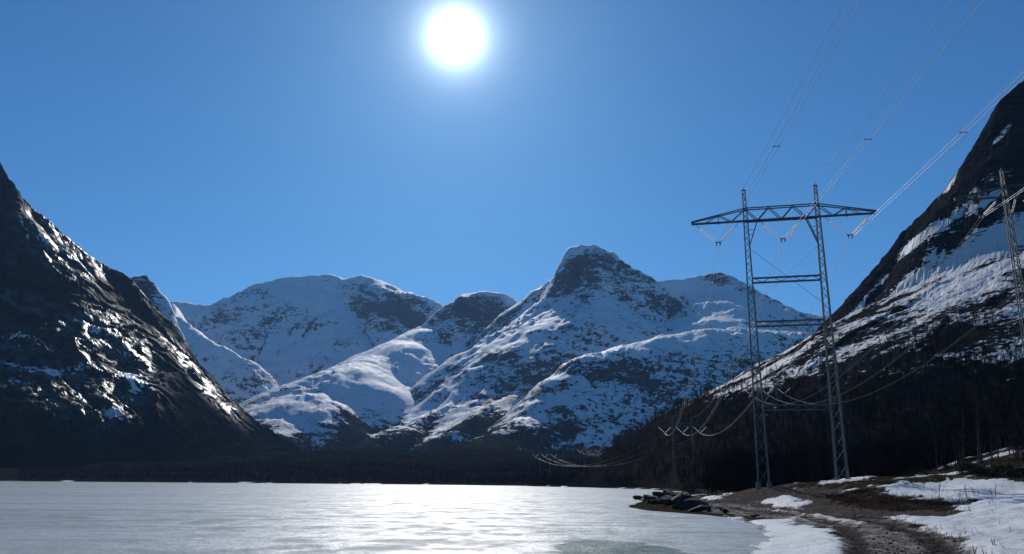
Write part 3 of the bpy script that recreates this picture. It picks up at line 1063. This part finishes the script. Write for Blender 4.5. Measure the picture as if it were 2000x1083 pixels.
def make_pylon(dz_left=0.0, dz_right=0.0):
    root = link("power_pylon", None)
    # two lattice masts
    for side, dz in ((-1, dz_left), (1, dz_right)):
        cx = side * HALF

        def corner(i, z):
            w = mast_w(max(z, 0)) / 2
            sx, sy = ((-1, -1), (1, -1), (1, 1), (-1, 1))[i]
            return (cx + sx * w, sy * w, z)
        mast = MB()
        mast.bar((cx - .3, 0, H_TOP - .05), (cx + .3, 0, H_TOP - .05), .14)
        mast = mast.build("mast", steel, root)
        for i in range(4):
            ch = MB().bar(corner(i, dz), corner(i, H_LOW), 0.15, 0.12)
            ch.bar(corner(i, H_LOW), corner(i, H_TOP), 0.12, 0.10)
            ch.build("chord", steel, mast)
            fo = MB().lathe((corner(i, dz)[0], corner(i, dz)[1], dz - 1.2), (0, 0, 1), [(0, .34), (1.25, .28), (1.40, .26), (1.4, .01)], 10)
            fo.build("footing", concrete, mast)
        z = dz
        k = 0
        while z < H_TOP - 0.6:
            st = max(mast_w(max(z, 0)) * 1.45, 0.8)
            z2 = min(z + st, H_TOP - 0.2)
            for i in range(4):
                j = (i + 1) % 4
                p, q = (corner(i, z), corner(j, z2)) if (k + i) % 2 == 0 else (corner(j, z), corner(i, z2))
                one_bar("brace", p, q, 0.065, mast)
            z = z2; k += 1
        # earth-wire horn
        MB().bar((cx, -.05, H_TOP - .05), (cx, -.05, H_TOP + .35), .09).build("earth_wire_clamp", steel, mast)
    # crossarm: two lower and two upper chords, zigzag web
    arm = MB()
    for sx in (-1, 1):
        arm.bar((sx * TIP, -.28, H_LOW + .3), (sx * TIP, .28, H_LOW + .3), .16)
    arm = arm.build("crossarm", steel, root)
    hw = 0.42
    for sy in (-1, 1):
        one_bar("chord", (-TIP, sy * .22, H_LOW + .05), (TIP, sy * .22, H_LOW + .05), .15, arm).location.y = 0
        MB().bar((-HALF, sy * hw, H_LOW), (HALF, sy * hw, H_LOW), .15).build("chord", steel, arm)
        MB().bar((-HALF, sy * hw, H_HIGH), (HALF, sy * hw, H_HIGH), .14).build("chord", steel, arm)
        for sx in (-1, 1):
            one_bar("chord", (sx * HALF, sy * hw, H_HIGH), (sx * TIP, sy * .22, H_LOW + .34), .13, arm)
            xm = HALF + ARM * 0.5
            zm = H_HIGH + (H_LOW + .34 - H_HIGH) * 0.5
            one_bar("brace", (sx * HALF, sy * hw, H_HIGH), (sx * (HALF + ARM * .26), sy * .3, H_LOW + .05), .09, arm)
            one_bar("brace", (sx * (HALF + ARM * .26), sy * .3, H_LOW + .05), (sx * xm, sy * .32, zm), .09, arm)
            one_bar("brace", (sx * xm, sy * .32, zm), (sx * xm, sy * .25, H_LOW - .25), .09, arm)
            one_bar("brace", (sx * xm, sy * .32, zm), (sx * (HALF + ARM * .76), sy * .25, H_LOW + .05), .07, arm)
        xs = [-HALF, -3.2, -1.6, 0.0, 1.6, 3.2, HALF]
        for i in range(6):
            up = i % 2 == 0
            p = (xs[i], sy * hw, H_HIGH if up else H_LOW); q = (xs[i + 1], sy * hw, H_LOW if up else H_HIGH)
            one_bar("brace", p, q, .10, arm)
    for i in range(12):
        xa = -TIP + .4 + i * (2 * TIP - .8) / 12; xb = -TIP + .4 + (i + 1) * (2 * TIP - .8) / 12
        sgn = 1 if i % 2 else -1
        one_bar("brace", (xa, -.22 * sgn, H_LOW + .05), (xb, .22 * sgn, H_LOW + .05), .055, arm)
    # knee braces under the crossarm
    for sx in (-1, 1):
        for sy in (-1, 1):
            one_bar("knee_brace", (sx * 3.2, sy * .4, H_LOW), (sx * (HALF - .25), sy * .3, H_LOW - 3.7), .12, root)
        for f_ in (.35, .52):
            one_bar("knee_tie", (sx * (3.2 + (HALF - .25 - 3.2) * f_), 0, H_LOW - 3.7 * f_), (sx * (HALF - .25), 0, H_LOW - 3.7 * f_), .06, root)
    # lattice girders between the masts
    for z in H_S:
        g = MB()
        w = mast_w(z) / 2
        for dz in (-.32, .32):
            g.bar((-HALF + w, -.28, z + dz), (HALF - w, -.28, z + dz), .11)
            g.bar((-HALF + w, .28, z + dz), (HALF - w, .28, z + dz), .11)
        g = g.build("girder", steel, root)
        n = 7
        for i in range(n):
            xa = -HALF + w + i * (2 * HALF - 2 * w) / n; xb = xa + (2 * HALF - 2 * w) / n
            sg = 1 if i % 2 else -1
            one_bar("brace", (xa, -.28, z - .32 * sg), (xb, -.28, z + .32 * sg), .07, g)
            one_bar("brace", (xa, -.28 * sg, z - .32), (xb, .28 * sg, z - .32), .06, g)
    # crossing tie rods between mast and girder levels
    for z1, z2 in ((H_LOW - 3.9, H_S[0] - 3.5), (H_S[0] - 4.0, H_S[2])):
        for sx in (-1, 1):
            MB().tube([(sx * (HALF - .2), 0.02 * sx, z1), (-sx * (HALF - .3), 0.02 * sx, z2)], .025, 5).build("tie_rod", steel, root)
    # V-shaped insulator strings with the clamp of the twin conductors
    for k, px_ in enumerate(PHASES):
        hw_ = 3.2
        dzc = 0.25
        for sx in (-1, 1):
            a = (px_ + sx * hw_ * (0.93 if k != 1 else 0.9), 0, H_LOW - .05)
            insulator(root, a, (px_ + sx * .28, 0, CL_Z + .25), 0.22)
        cl = MB().bar((px_ - .36, 0, CL_Z + .2), (px_ + .36, 0, CL_Z + .2), .13)
        for sx in (-1, 1):
            cl.bar((px_ + sx * .24, 0, CL_Z + .2), (px_ + sx * .24, 0, CL_Z - .12), .09)
            cl.tube([(px_ + sx * .24, -.35, CL_Z - .12), (px_ + sx * .24, .35, CL_Z - .12)], .075, 6)
        cl.build("conductor_clamp", steel, root)
    return root


def copy_tree(o, parent=None):
    c = o.copy()
    COL.objects.link(c)
    c.parent = parent
    for ch in list(o.children):
        copy_tree(ch, c)
    return c


def set_pylon(o, x, y, z, yaw):
    o.location = (x, y, z); o.rotation_euler = (0, 0, yaw)


def pylon_point(x, y, z, yaw, lx, lz):
    return np.array([x + lx * math.cos(yaw), y + lx * math.sin(yaw), z + lz])


p_main = make_pylon(0.0, 0.55)
PM = (FOOT_L[0] + AX[0] * HALF, FOOT_L[1] + AX[1] * HALF, FOOT_L[2], YAW)
set_pylon(p_main, *PM)
tag(p_main, "tall steel lattice portal pylon standing on the snow beside the track", "pylon", "pylons")

# second line: the pylon cut by the right edge
q_left = at(1917, 424, 120.0)
qx, qy = q_left[0] + AX[0] * (-PHASES[0]), q_left[1] + AX[1] * (-PHASES[0])
PQ = (qx, qy, q_left[2] - CL_Z, YAW)
p_q = copy_tree(p_main)
set_pylon(p_q, *PQ)
p_q["label"] = "lattice portal pylon half cut off by the right edge, in the wood"


def far_pylon(x, y, z, yaw, label, s=1.0):
    """same portal, too far to show its lattice"""
    root = link("power_pylon", None)
    for side in (-1, 1):
        m = MB()
        for sy in (-1, 1):
            for sx in (-1, 1):
                m.bar((side * HALF + sx * .6, sy * .6, -6), (side * HALF + sx * .25, sy * .25, H_TOP), .14)
        m.build("mast", steel, root)
    a = MB()
    a.bar((-TIP, 0, H_LOW), (TIP, 0, H_LOW), .25)
    a.bar((-HALF, 0, H_HIGH), (HALF, 0, H_HIGH), .22)
    for sx in (-1, 1):
        a.bar((sx * HALF, 0, H_HIGH), (sx * TIP, 0, H_LOW), .2)
    for i in range(6):
        a.bar((-HALF + i * HALF / 3, 0, H_HIGH if i % 2 else H_LOW), (-HALF + (i + 1) * HALF / 3, 0, H_LOW if i % 2 else H_HIGH), .16)
    a.build("crossarm", steel, root)
    for zz in H_S:
        MB().bar((-HALF, 0, zz), (HALF, 0, zz), .22).build("girder", steel, root)
    for px_ in PHASES:
        for sx in (-1, 1):
            t = MB()
            p, q = Vector((px_ + sx * 3.2, 0, H_LOW)), Vector((px_ + sx * .28, 0, CL_Z + .2))
            t.tube([p, q], .08, 6)
            t.build("insulator_string", glass_disc, root)
    set_pylon(root, x, y, z, yaw)
    return tag(root, label, "pylon", "pylons")


c2 = at(1333, 846, 400.0)
P2 = (c2[0], c2[1], c2[2] - CL_Z, math.radians(-6))
far_pylon(*P2, "distant portal pylon at the lake shore beyond the spit, next along the line")
c3 = at(1064, 893, 760.0)
P3 = (c3[0], c3[1], c3[2] - CL_Z, math.radians(4))
far_pylon(*P3, "farthest tiny pylon at the foot of the wooded hump")
c1 = at(1498, 770, 415.0)
P1 = (c1[0], c1[1], c1[2] - CL_Z, math.radians(-8))
far_pylon(*P1, "distant pylon on the wooded slope seen through the near pylon's legs")
c4 = at(1150, 884, 800.0)
P4 = (c4[0], c4[1], c4[2] - CL_Z, math.radians(3))
far_pylon(*P4, "small far pylon on the wood's edge right of the farthest one")
BACK = (math.sin(math.radians(4.0)), math.cos(math.radians(4.0)))
PB = (PM[0] - BACK[0] * 290, PM[1] - BACK[1] * 290, PM[2] + 27, math.radians(-4))       # behind the viewer
QB = (PQ[0] - BACK[0] * 290, PQ[1] - BACK[1] * 290, PQ[2] + 27, math.radians(-4))


def span(a, b, sag, n=60, t0=0.0, t1=1.0):
    a, b = np.array(a), np.array(b)
    t = np.linspace(t0, t1, n)[:, None]
    P = a + (b - a) * t
    P[:, 2] -= (4 * sag * t * (1 - t))[:, 0]
    return P


def conductors(A, B, sag, r, label, twin=True, group=None, tmax=1.0, spacers=True, mat=None, place=("left", "middle", "right")):
    for k, ph in enumerate(PHASES):
        root = link("power_cable", None)
        offs = (-.24, .24) if twin else (0.0,)
        for o in offs:
            a = pylon_point(*A, ph + o, CL_Z - .12); b = pylon_point(*B, ph + o, CL_Z - .12)
            MB().tube(span(a, b, sag, 70, 0, tmax), r, 5).build("wire", mat or alu, root)
        if spacers and twin:
            for t in (0.11, 0.30, 0.5, 0.7, 0.89):
                if t > tmax:
                    continue
                a = span(pylon_point(*A, ph - .24, CL_Z - .12), pylon_point(*B, ph - .24, CL_Z - .12), sag, 2, t, t + .001)[0]
                b = span(pylon_point(*A, ph + .24, CL_Z - .12), pylon_point(*B, ph + .24, CL_Z - .12), sag, 2, t, t + .001)[0]
                sp = MB().bar(a, b, .055)
                d = (b - a) / np.linalg.norm(b - a)
                for e in (a - d * .06, b + d * .06):
                    sp.bar(e - np.array([0, 0, .07]), e + np.array([0, 0, .07]), .09)
                sp.build("spacer", steel, root)
        tag(root, label % place[k], "cable", group or "power cables")


conductors(PM, PB, 6.0, .02, "twin %s power cable overhead from the near pylon towards the viewer", tmax=0.55)
conductors(PM, P2, 9.5, .02, "twin %s power cable dropping from the near pylon down the lake")
conductors(P2, P3, 12, .03, "thin %s cable sagging before the wood from the shore pylon to the farthest", twin=False, mat=dark_alu)
conductors(PQ, P1, 15, .024, "%s cable looping across the dark wood from the right edge pylon", twin=True, spacers=False, mat=dark_alu)
conductors(P1, P4, 14, .03, "%s cable sagging down from the slope pylon to the small far one", twin=False, mat=dark_alu)
conductors(PQ, QB, 6, .026, "twin %s cable of the right edge pylon running up out of the picture", tmax=0.5)
for sx, nm in ((-1, "left"), (1, "right")):
    root = link("earth_wire", None)
    a = pylon_point(*PM, sx * HALF, H_TOP + .3); b = pylon_point(*PB, sx * HALF, H_TOP + .3)
    MB().tube(span(a, b, 5, 70, 0, 0.55), .018 if sx < 0 else .028, 5).build("wire", alu, root)
    b2 = pylon_point(*P2, sx * HALF, H_TOP)
    MB().tube(span(a, b2, 7.5, 70), .016, 5).build("wire", alu, root)
    tag(root, "single bright wire from the top of the near pylon's %s mast" % nm, "wire", "earth wires")

# ------------------------------------------------------------------ near trees
bark = plain("birch_bark", (0.045, 0.040, 0.036), 0.9, vary=0.5, scale=4.0)
twig = plain("birch_twig", (0.028, 0.022, 0.019), 0.9, spec=0.0)


def birch_meshes(seed):
    rg = random.Random(seed)
    H = rg.uniform(6.5, 9.0)
    tr, cr = MB(), MB()

    def limb(p, d, L, r, level, mb):
        P = [p]
        steps = 5 if level == 0 else 4
        for i in range(steps):
            d = (d + Vector((rg.uniform(-1, 1), rg.uniform(-1, 1), rg.uniform(-.3, .6))) * (0.10 if level == 0 else 0.22)).normalized()
            P.append(P[-1] + d * (L / steps))
        mb.tube(P, r, 6 if level == 0 else 4 if level == 1 else 3, r * 0.25)
        return P, d
    nstem = rg.choice((1, 1, 2))
    for s_ in range(nstem):
        lean = Vector((rg.uniform(-.16, .16), rg.uniform(-.16, .16), 1)).normalized()
        P, d = limb(Vector((rg.uniform(-.2, .2) * (nstem - 1), rg.uniform(-.2, .2) * (nstem - 1), -0.3)), lean, H * rg.uniform(.85, 1), .11, 0, tr)
        nb = 13 if nstem == 1 else 9
        for b in range(nb):
            t = 0.22 + 0.75 * (b + rg.random() * .6) / nb
            i = min(int(t * 5), 4)
            p = P[i].lerp(P[i + 1], t * 5 - i)
            an = rg.uniform(0, 6.28)
            dirv = Vector((math.cos(an), math.sin(an), rg.uniform(.55, 1.2))).normalized()
            L = H * (0.40 - 0.25 * t) * rg.uniform(.8, 1.25)
            Q, d2 = limb(p, dirv, L, .045 * (1.2 - t), 1, tr)
            for k in range(5):
                t2 = 0.25 + 0.7 * (k + rg.random()) / 5
                i2 = min(int(t2 * 4), 3)
                p2 = Q[i2].lerp(Q[i2 + 1], min(t2 * 4 - i2, 1))
                an = rg.uniform(0, 6.28)
                d3 = (dirv * .7 + Vector((math.cos(an), math.sin(an), rg.uniform(-.1, .6)))).normalized()
                R_, d4 = limb(p2, d3, L * rg.uniform(.35, .6), .018, 2, cr)
                for m in range(5):
                    p3 = R_[rg.randrange(1, 5)]
                    d5 = (d3 + Vector((rg.uniform(-1, 1), rg.uniform(-1, 1), rg.uniform(-.6, .7)))).normalized()
                    e = p3 + d5 * rg.uniform(.35, .8)
                    sv = d5.cross(Vector((rg.uniform(-1, 1), rg.uniform(-1, 1), .3))).normalized() * .014
                    n = len(cr.v)
                    cr.v += [p3 - sv, p3 + sv, e]; cr.f.append((n, n + 1, n + 2))
    out = []
    for nm, mb, mt in (("trunk", tr, bark), ("crown", cr, twig)):
        me = bpy.data.meshes.new(nm); me.from_pydata([tuple(v) for v in mb.v], [], mb.f); me.update(); me.materials.append(mt)
        out.append(me)
    return out


BIRCH = [birch_meshes(100 + i) for i in range(6)]


def put_tree(x, y, z, s, label, group):
    me_t, me_c = BIRCH[random.randrange(6)]
    r = link("birch_tree", None, None, (x, y, z))
    r.rotation_euler = (0, 0, random.uniform(0, 6.28)); r.scale = (s, s, s * random.uniform(.9, 1.1))
    link("trunk", me_t, r); link("crown", me_c, r)
    tag(r, label, "tree", group)


spots = []
rt = random.Random(4)
_rg = np.random.default_rng(44)
c_y = _rg.uniform(58, 190, 7000); c_px = _rg.uniform(1330, 2120, 7000)
c_x = np.array([at(p, 900, q)[0] for p, q in zip(c_px, c_y)])
c_zg, c_d = ground_height(c_x, c_y)
c_z = np.maximum(c_zg, right_height(c_x, c_y)[0])
c_u, c_v = pix(c_x, c_y, c_z)
c_lim = np.interp(c_u, [1300, 1430, 1500, 1650, 1700, 1760, 1850, 2000, 2200], [958, 945, 930, 916, 908, 925, 918, 925, 930])
for k in np.nonzero((c_v < c_lim) & (c_d > 12) & (c_v > 560))[0]:
    if len(spots) >= 230:
        break
    if all((c_x[k] - a) ** 2 + (c_y[k] - b) ** 2 > 3.2 for a, b, _ in spots):
        spots.append((float(c_x[k]), float(c_y[k]), float(c_z[k])))
for xx, yy, zz in spots:
    u, v = pix(xx, yy, zz)
    row = "front row" if yy < 95 else "middle rows" if yy < 135 else "back rows"
    side = ("at the right edge of the picture" if u > 1960 else "below the right edge pylon" if u > 1860 else
            "above the heath patch" if u > 1750 else "just right of the near pylon" if u > 1640 else "behind the near pylon")
    lb = "bare birch, %s of wood %s" % (row, side)
    gp = "birches " + side + ", " + row
    put_tree(xx, yy, zz, rt.uniform(.65, 1.1), lb, gp)

# ------------------------------------------------------------------ bushes, twigs and boulders along the bank
juniper = plain("juniper_needles", (0.030, 0.030, 0.013), 0.8, vary=0.5, scale=2.0, spec=0.2)
brush = plain("dry_brush", (0.045, 0.030, 0.018), 0.9, vary=0.4, scale=2.0, spec=0.2)


def bush_mesh(seed, mat, n=420, flat=0.55):
    rg = np.random.default_rng(seed)
    a = rg.uniform(0, 2 * math.pi, n); el = np.arccos(rg.uniform(0, 1, n)); r = rg.uniform(.35, 1.0, n) ** .6
    lump = 1 + .35 * np.sin(3 * a + seed) * np.sin(2 * el + seed)
    p = np.stack([np.cos(a) * np.sin(el) * r * lump, np.sin(a) * np.sin(el) * r * lump, np.cos(el) * r * lump * flat], 1)
    d = p + rg.normal(0, .5, (n, 3)) + np.array([0, 0, .5]); d /= np.linalg.norm(d, axis=1)[:, None]
    sdv = np.cross(d, rg.normal(0, 1, (n, 3))); sdv /= np.linalg.norm(sdv, axis=1)[:, None]
    L = rg.uniform(.14, .32, n)[:, None]
    V = np.stack([p - sdv * .035, p + sdv * .035, p + d * L], 1).reshape(-1, 3)
    stems = MB()
    rr = random.Random(seed)
    for k in range(7):
        an = rr.uniform(0, 6.28)
        stems.tube([(0, 0, -.15), (math.cos(an) * .25, math.sin(an) * .25, .2), (math.cos(an) * .6, math.sin(an) * .6, .4 * flat / .55)], .03, 4, .01)
    me_s = bpy.data.meshes.new("stem"); me_s.from_pydata([tuple(v) for v in stems.v], [], stems.f); me_s.materials.append(bark)
    return me_s, mesh_from("foliage", V, np.arange(len(V)), 3, mat)


BUSH = [bush_mesh(i, juniper if i % 2 else brush, 520, .5 + .15 * (i % 3)) for i in range(6)]


def put_bush(px, py, size, label, group):
    p = ground_at(px, py)
    z = float(land_height(np.array([p[0]]), np.array([p[1]]))[0])
    ms, mf = BUSH[random.randrange(6)]
    r = link("low_bush", None, None, (p[0], p[1], z))
    r.rotation_euler = (0, 0, random.uniform(0, 6.28)); r.scale = (size, size, size * random.uniform(.7, 1.1))
    link("stem", ms, r); link("foliage", mf, r)
    tag(r, label, "bush", group)


rb = random.Random(9)
for i in range(46):
    px = rb.uniform(1700, 2080)
    py = np.interp(px, [1700, 1760, 1850, 2000, 2100], [912, 932, 926, 934, 936]) - rb.uniform(0, 14)
    place = "left end" if px < 1790 else "middle" if px < 1890 else "right part" if px < 1970 else "far right end"
    put_bush(px, py, rb.uniform(.7, 1.6), "low dark bush edging the %s of the snow field under the birches" % place, "bushes above the %s of the snow field" % place)
for i in range(34):
    px = rb.uniform(1335, 1480)
    py = np.interp(px, [1335, 1400, 1480], [966, 956, 944]) - rb.uniform(-4, 6)
    place = "near the spit's rocks" if px < 1385 else "in the middle" if px < 1435 else "near the pylon's left foot"
    put_bush(px, py, rb.uniform(1.2, 2.4), "low dark bush of the shore thicket, " + place, "shore thicket, " + place)
for i in range(16):
    px = rb.uniform(1500, 1640)
    put_bush(px, 931 - rb.uniform(-3, 5), rb.uniform(.8, 1.6), "low dark bush between and behind the near pylon's legs", "bushes behind the near pylon")


def twig_shrub(px, py, h, seed, label):
    rg = random.Random(seed)
    p = ground_at(px, py)
    z = float(land_height(np.array([p[0]]), np.array([p[1]]))[0])
    r = link("twig_shrub", None, None, (p[0], p[1], z))
    r["label"] = label; r["category"] = "shrub"; r["group"] = "leafless shrubs in the snow"
    for k in range(rg.randint(5, 8)):
        m = MB()
        an = rg.uniform(0, 6.28); ln = rg.uniform(.05, .45); L = h * rg.uniform(.55, 1.0)
        b = Vector((math.cos(an) * .1, math.sin(an) * .1, -.1))
        d = Vector((math.cos(an) * ln, math.sin(an) * ln, 1)).normalized()
        P = [b, b + d * L * .5, b + d * L + Vector((0, 0, .05))]
        m.tube(P, .014, 4, .004)
        for q in range(4):
            s0 = P[1].lerp(P[2], rg.random() * .8)
            e = s0 + (d + Vector((rg.uniform(-.7, .7), rg.uniform(-.7, .7), .2))).normalized() * L * .28
            m.tube([s0, e], .006, 3, .003)
        m.build("stem", twig, r)


for i, (px, py, h, lb) in enumerate([
        (1832, 976, 1.9, "tallest leafless twig shrub rising from the edge of the heath patch"),
        (1788, 953, 1.1, "small twig shrub on the left end of the snow field"),
        (1802, 953, 0.8, "shorter twig shrub just right of the small left one"),
        (1890, 974, 1.3, "twig shrub at the right tip of the heath patch"),
        (1908, 972, 1.1, "thin twig shrub in snow just right of the heath tip"),
        (1942, 973, 1.3, "twig shrub in the middle of the right snow field"),
        (1938, 991, 0.7, "low twig shrub by a small dark hole in the snow"),
        (1700, 940, 1.9, "twig shrub in the snow right of the near pylon's foot"),
        (1684, 941, 1.2, "smaller twig shrub close to the near pylon's right foot"),
        (1875, 975, 0.8, "sparse short twig shrub left of the heath tip")]):
    twig_shrub(px, py, h, i, lb)

stone = plain("shore_stone", (0.036, 0.030, 0.027), 0.9, vary=0.5, scale=1.5, spec=0.3)


def boulder_mesh(seed):
    rg = np.random.default_rng(seed)
    import bmesh
    bm = bmesh.new()
    bmesh.ops.create_icosphere(bm, subdivisions=2, radius=1)
    planes = rg.normal(0, 1, (16, 3)); planes /= np.linalg.norm(planes, axis=1)[:, None]
    cut = rg.uniform(.38, .72, 16)
    for v in bm.verts:
        c = np.array(v.co)
        for n, k in zip(planes, cut):
            t = c @ n
            if t > k:
                c = c - n * (t - k)
        c = c * (1 + rg.normal(0, .02))
        v.co = tuple(c)
    me = bpy.data.meshes.new("boulder"); bm.to_mesh(me); bm.free()
    me.materials.append(stone)
    return me


BOULD = [boulder_mesh(i) for i in range(8)]
rs = random.Random(3)
ORD = ("first second third fourth fifth sixth seventh eighth ninth tenth eleventh twelfth thirteenth fourteenth fifteenth sixteenth "
       "seventeenth eighteenth nineteenth twentieth").split()
stones = [(1252, 976, 1.5, 1.2), (1262, 979, 1.6, 1.2), (1276, 978, 1.4, 1.3), (1272, 984, 1.0, .8), (1288, 975, 1.5, 1.6), (1296, 984, 1.3, 1.0), (1300, 974, 1.6, 1.9),
          (1310, 986, 1.1, .8), (1314, 974, 1.7, 1.8), (1322, 984, 1.5, 1.1), (1330, 992, 1.1, .8), (1326, 972, 1.7, 1.6), (1340, 984, 1.3, 1.0),
          (1344, 994, 1.4, .9), (1352, 988, .9, .8), (1360, 999, 1.0, .7), (1368, 992, .7, .5), (1338, 978, 1.2, 1.2), (1283, 985, .9, .7),
          (1384, 997, .45, .35), (1408, 996, .35, .3), (1418, 1002, .4, .35), (1478, 1009, .5, .35), (1470, 1011, .35, .25), (1456, 1011, .3, .2)]
for i, (px, py, sx, sz) in enumerate(stones):
    p = ground_at(px, py)
    z = max(0.0, float(land_height(np.array([p[0]]), np.array([p[1]]))[0]))
    o = link("boulder", BOULD[i % 8], None, (p[0], p[1], z + sz * .25))
    o.scale = (sx * rs.uniform(1.1, 2.1), sx * rs.uniform(.8, 1.3), sz * rs.uniform(.6, 1.0))
    o.rotation_euler = (rs.uniform(-.3, .3), rs.uniform(-.3, .3), rs.uniform(0, 6.28))
    big = sorted(q[0] for q in stones if q[0] < 1375)
    small = sorted(q[0] for q in stones if q[0] >= 1375)
    if i == 0:
        lb = "dark boulder at the very tip of the rocky spit"
    elif px < 1375:
        lb = "dark angular boulder, %s from the tip of the rocky spit" % ORD[big.index(px)]
    else:
        lb = "small dark stone on the gravel shore, %s right of the spit" % ORD[small.index(px)]
    gp = "boulders of the spit" if px < 1375 else "stones on the gravel shore"
    tag(o, lb, "boulder", gp)

# ------------------------------------------------------------------ loose stones and dry grass on the bank
def scatter_spots(mask, n, seed, ymax=150.0):
    rg = np.random.default_rng(seed)
    w = mask * (Y < ymax) * (Y > 14) * (np.abs(X / Y) < 0.95) * (GZ > 0.05)
    p = (w / Y ** 0.3)[:-1, :-1].ravel(); p = p / p.sum()
    C1 = X.shape[1] - 1
    k = rg.choice(len(p), n, p=p)
    i, j = k // C1, k % C1
    a, b = rg.random(n), rg.random(n)

    def bl(Q):
        return Q[i, j] * (1 - a) * (1 - b) + Q[i, j + 1] * (1 - a) * b + Q[i + 1, j] * a * (1 - b) + Q[i + 1, j + 1] * a * b
    return np.stack([bl(X), bl(Y), bl(GZ)], 1), rg


P_, rg = scatter_spots(np.maximum(A_grav, A_road * 0.9) * (1 - A_snow) + 0.002 * A_snow, 4200, 91)
n = len(P_)
OCT = np.array([(1, 0, 0), (0, 1, 0), (-1, 0, 0), (0, -1, 0), (0, 0, .7), (0, 0, -.6)])
OF = np.array([(0, 1, 4), (1, 2, 4), (2, 3, 4), (3, 0, 4), (1, 0, 5), (2, 1, 5), (3, 2, 5), (0, 3, 5)])
sz = np.minimum(rg.lognormal(-3.45, 0.5, n), 0.11)[:, None, None]
V = OCT[None] * sz * rg.uniform(.6, 1.4, (n, 6, 3)) + P_[:, None, :]
F = (OF[None] + 6 * np.arange(n)[:, None, None]).reshape(-1, 3)
pebble = plain("gravel_stone", (0.075, 0.066, 0.060), 0.85, vary=0.6, scale=3.0, spec=0.2)
tag(link("gravel", mesh_from("gravel", V.reshape(-1, 3), F, 3, pebble)), "loose grey-brown stones strewn over the track and bank", "gravel", None, 'stuff')

other = np.clip(A_heath * 1.0 + 0.25 * (1 - A_grav) * (1 - A_road) * (1 - A_snow) + 0.003 * A_snow + 0.06 * A_grav, 0, 1) * sstep(3, 9, GD)
P_, rg = scatter_spots(other, 15000, 92, 125.0)
n = len(P_)
ang = rg.uniform(0, 2 * math.pi, n); ln = rg.uniform(.12, .42, n); le = rg.uniform(.1, .9, n)
tip = P_ + np.stack([np.cos(ang) * ln * le, np.sin(ang) * ln * le, ln], 1)
sv = np.stack([np.sin(ang), -np.cos(ang), 0 * ang], 1) * 0.018
V = np.stack([P_ - sv, P_ + sv, tip], 1).reshape(-1, 3)
straw = plain("dry_grass", (0.085, 0.060, 0.038), 0.9, vary=0.6, scale=1.2, spec=0.0)
tag(link("dry_grass", mesh_from("dry_grass", V, np.arange(len(V)), 3, straw)), "dry brown grass and heather stalks on the snow-free bank", "grass", None, 'stuff')

# ------------------------------------------------------------------ thin blue air
hz = MB()
hz.v = [Vector((sx, sy, sz)) for sz in (-4, 1900) for sx, sy in ((-9500, -400), (9500, -400), (9500, 9600), (-9500, 9600))]
hz.f = [(3, 2, 1, 0), (4, 5, 6, 7), (0, 1, 5, 4), (1, 2, 6, 5), (2, 3, 7, 6), (3, 0, 4, 7)]
air = bpy.data.materials.new("thin_air"); air.use_nodes = True
air.node_tree.nodes.clear()
a_out = air.node_tree.nodes.new("ShaderNodeOutputMaterial")
a_vol = air.node_tree.nodes.new("ShaderNodeVolumePrincipled")
a_vol.inputs["Color"].default_value = (0.30, 0.56, 1.0, 1)
a_vol.inputs["Density"].default_value = 2.5e-5
a_vol.inputs["Anisotropy"].default_value = 0.25
air.node_tree.links.new(a_vol.outputs[0], a_out.inputs["Volume"])
hz = hz.build("haze", air)
tag(hz, "thin blue haze filling the valley", None, None, 'stuff')
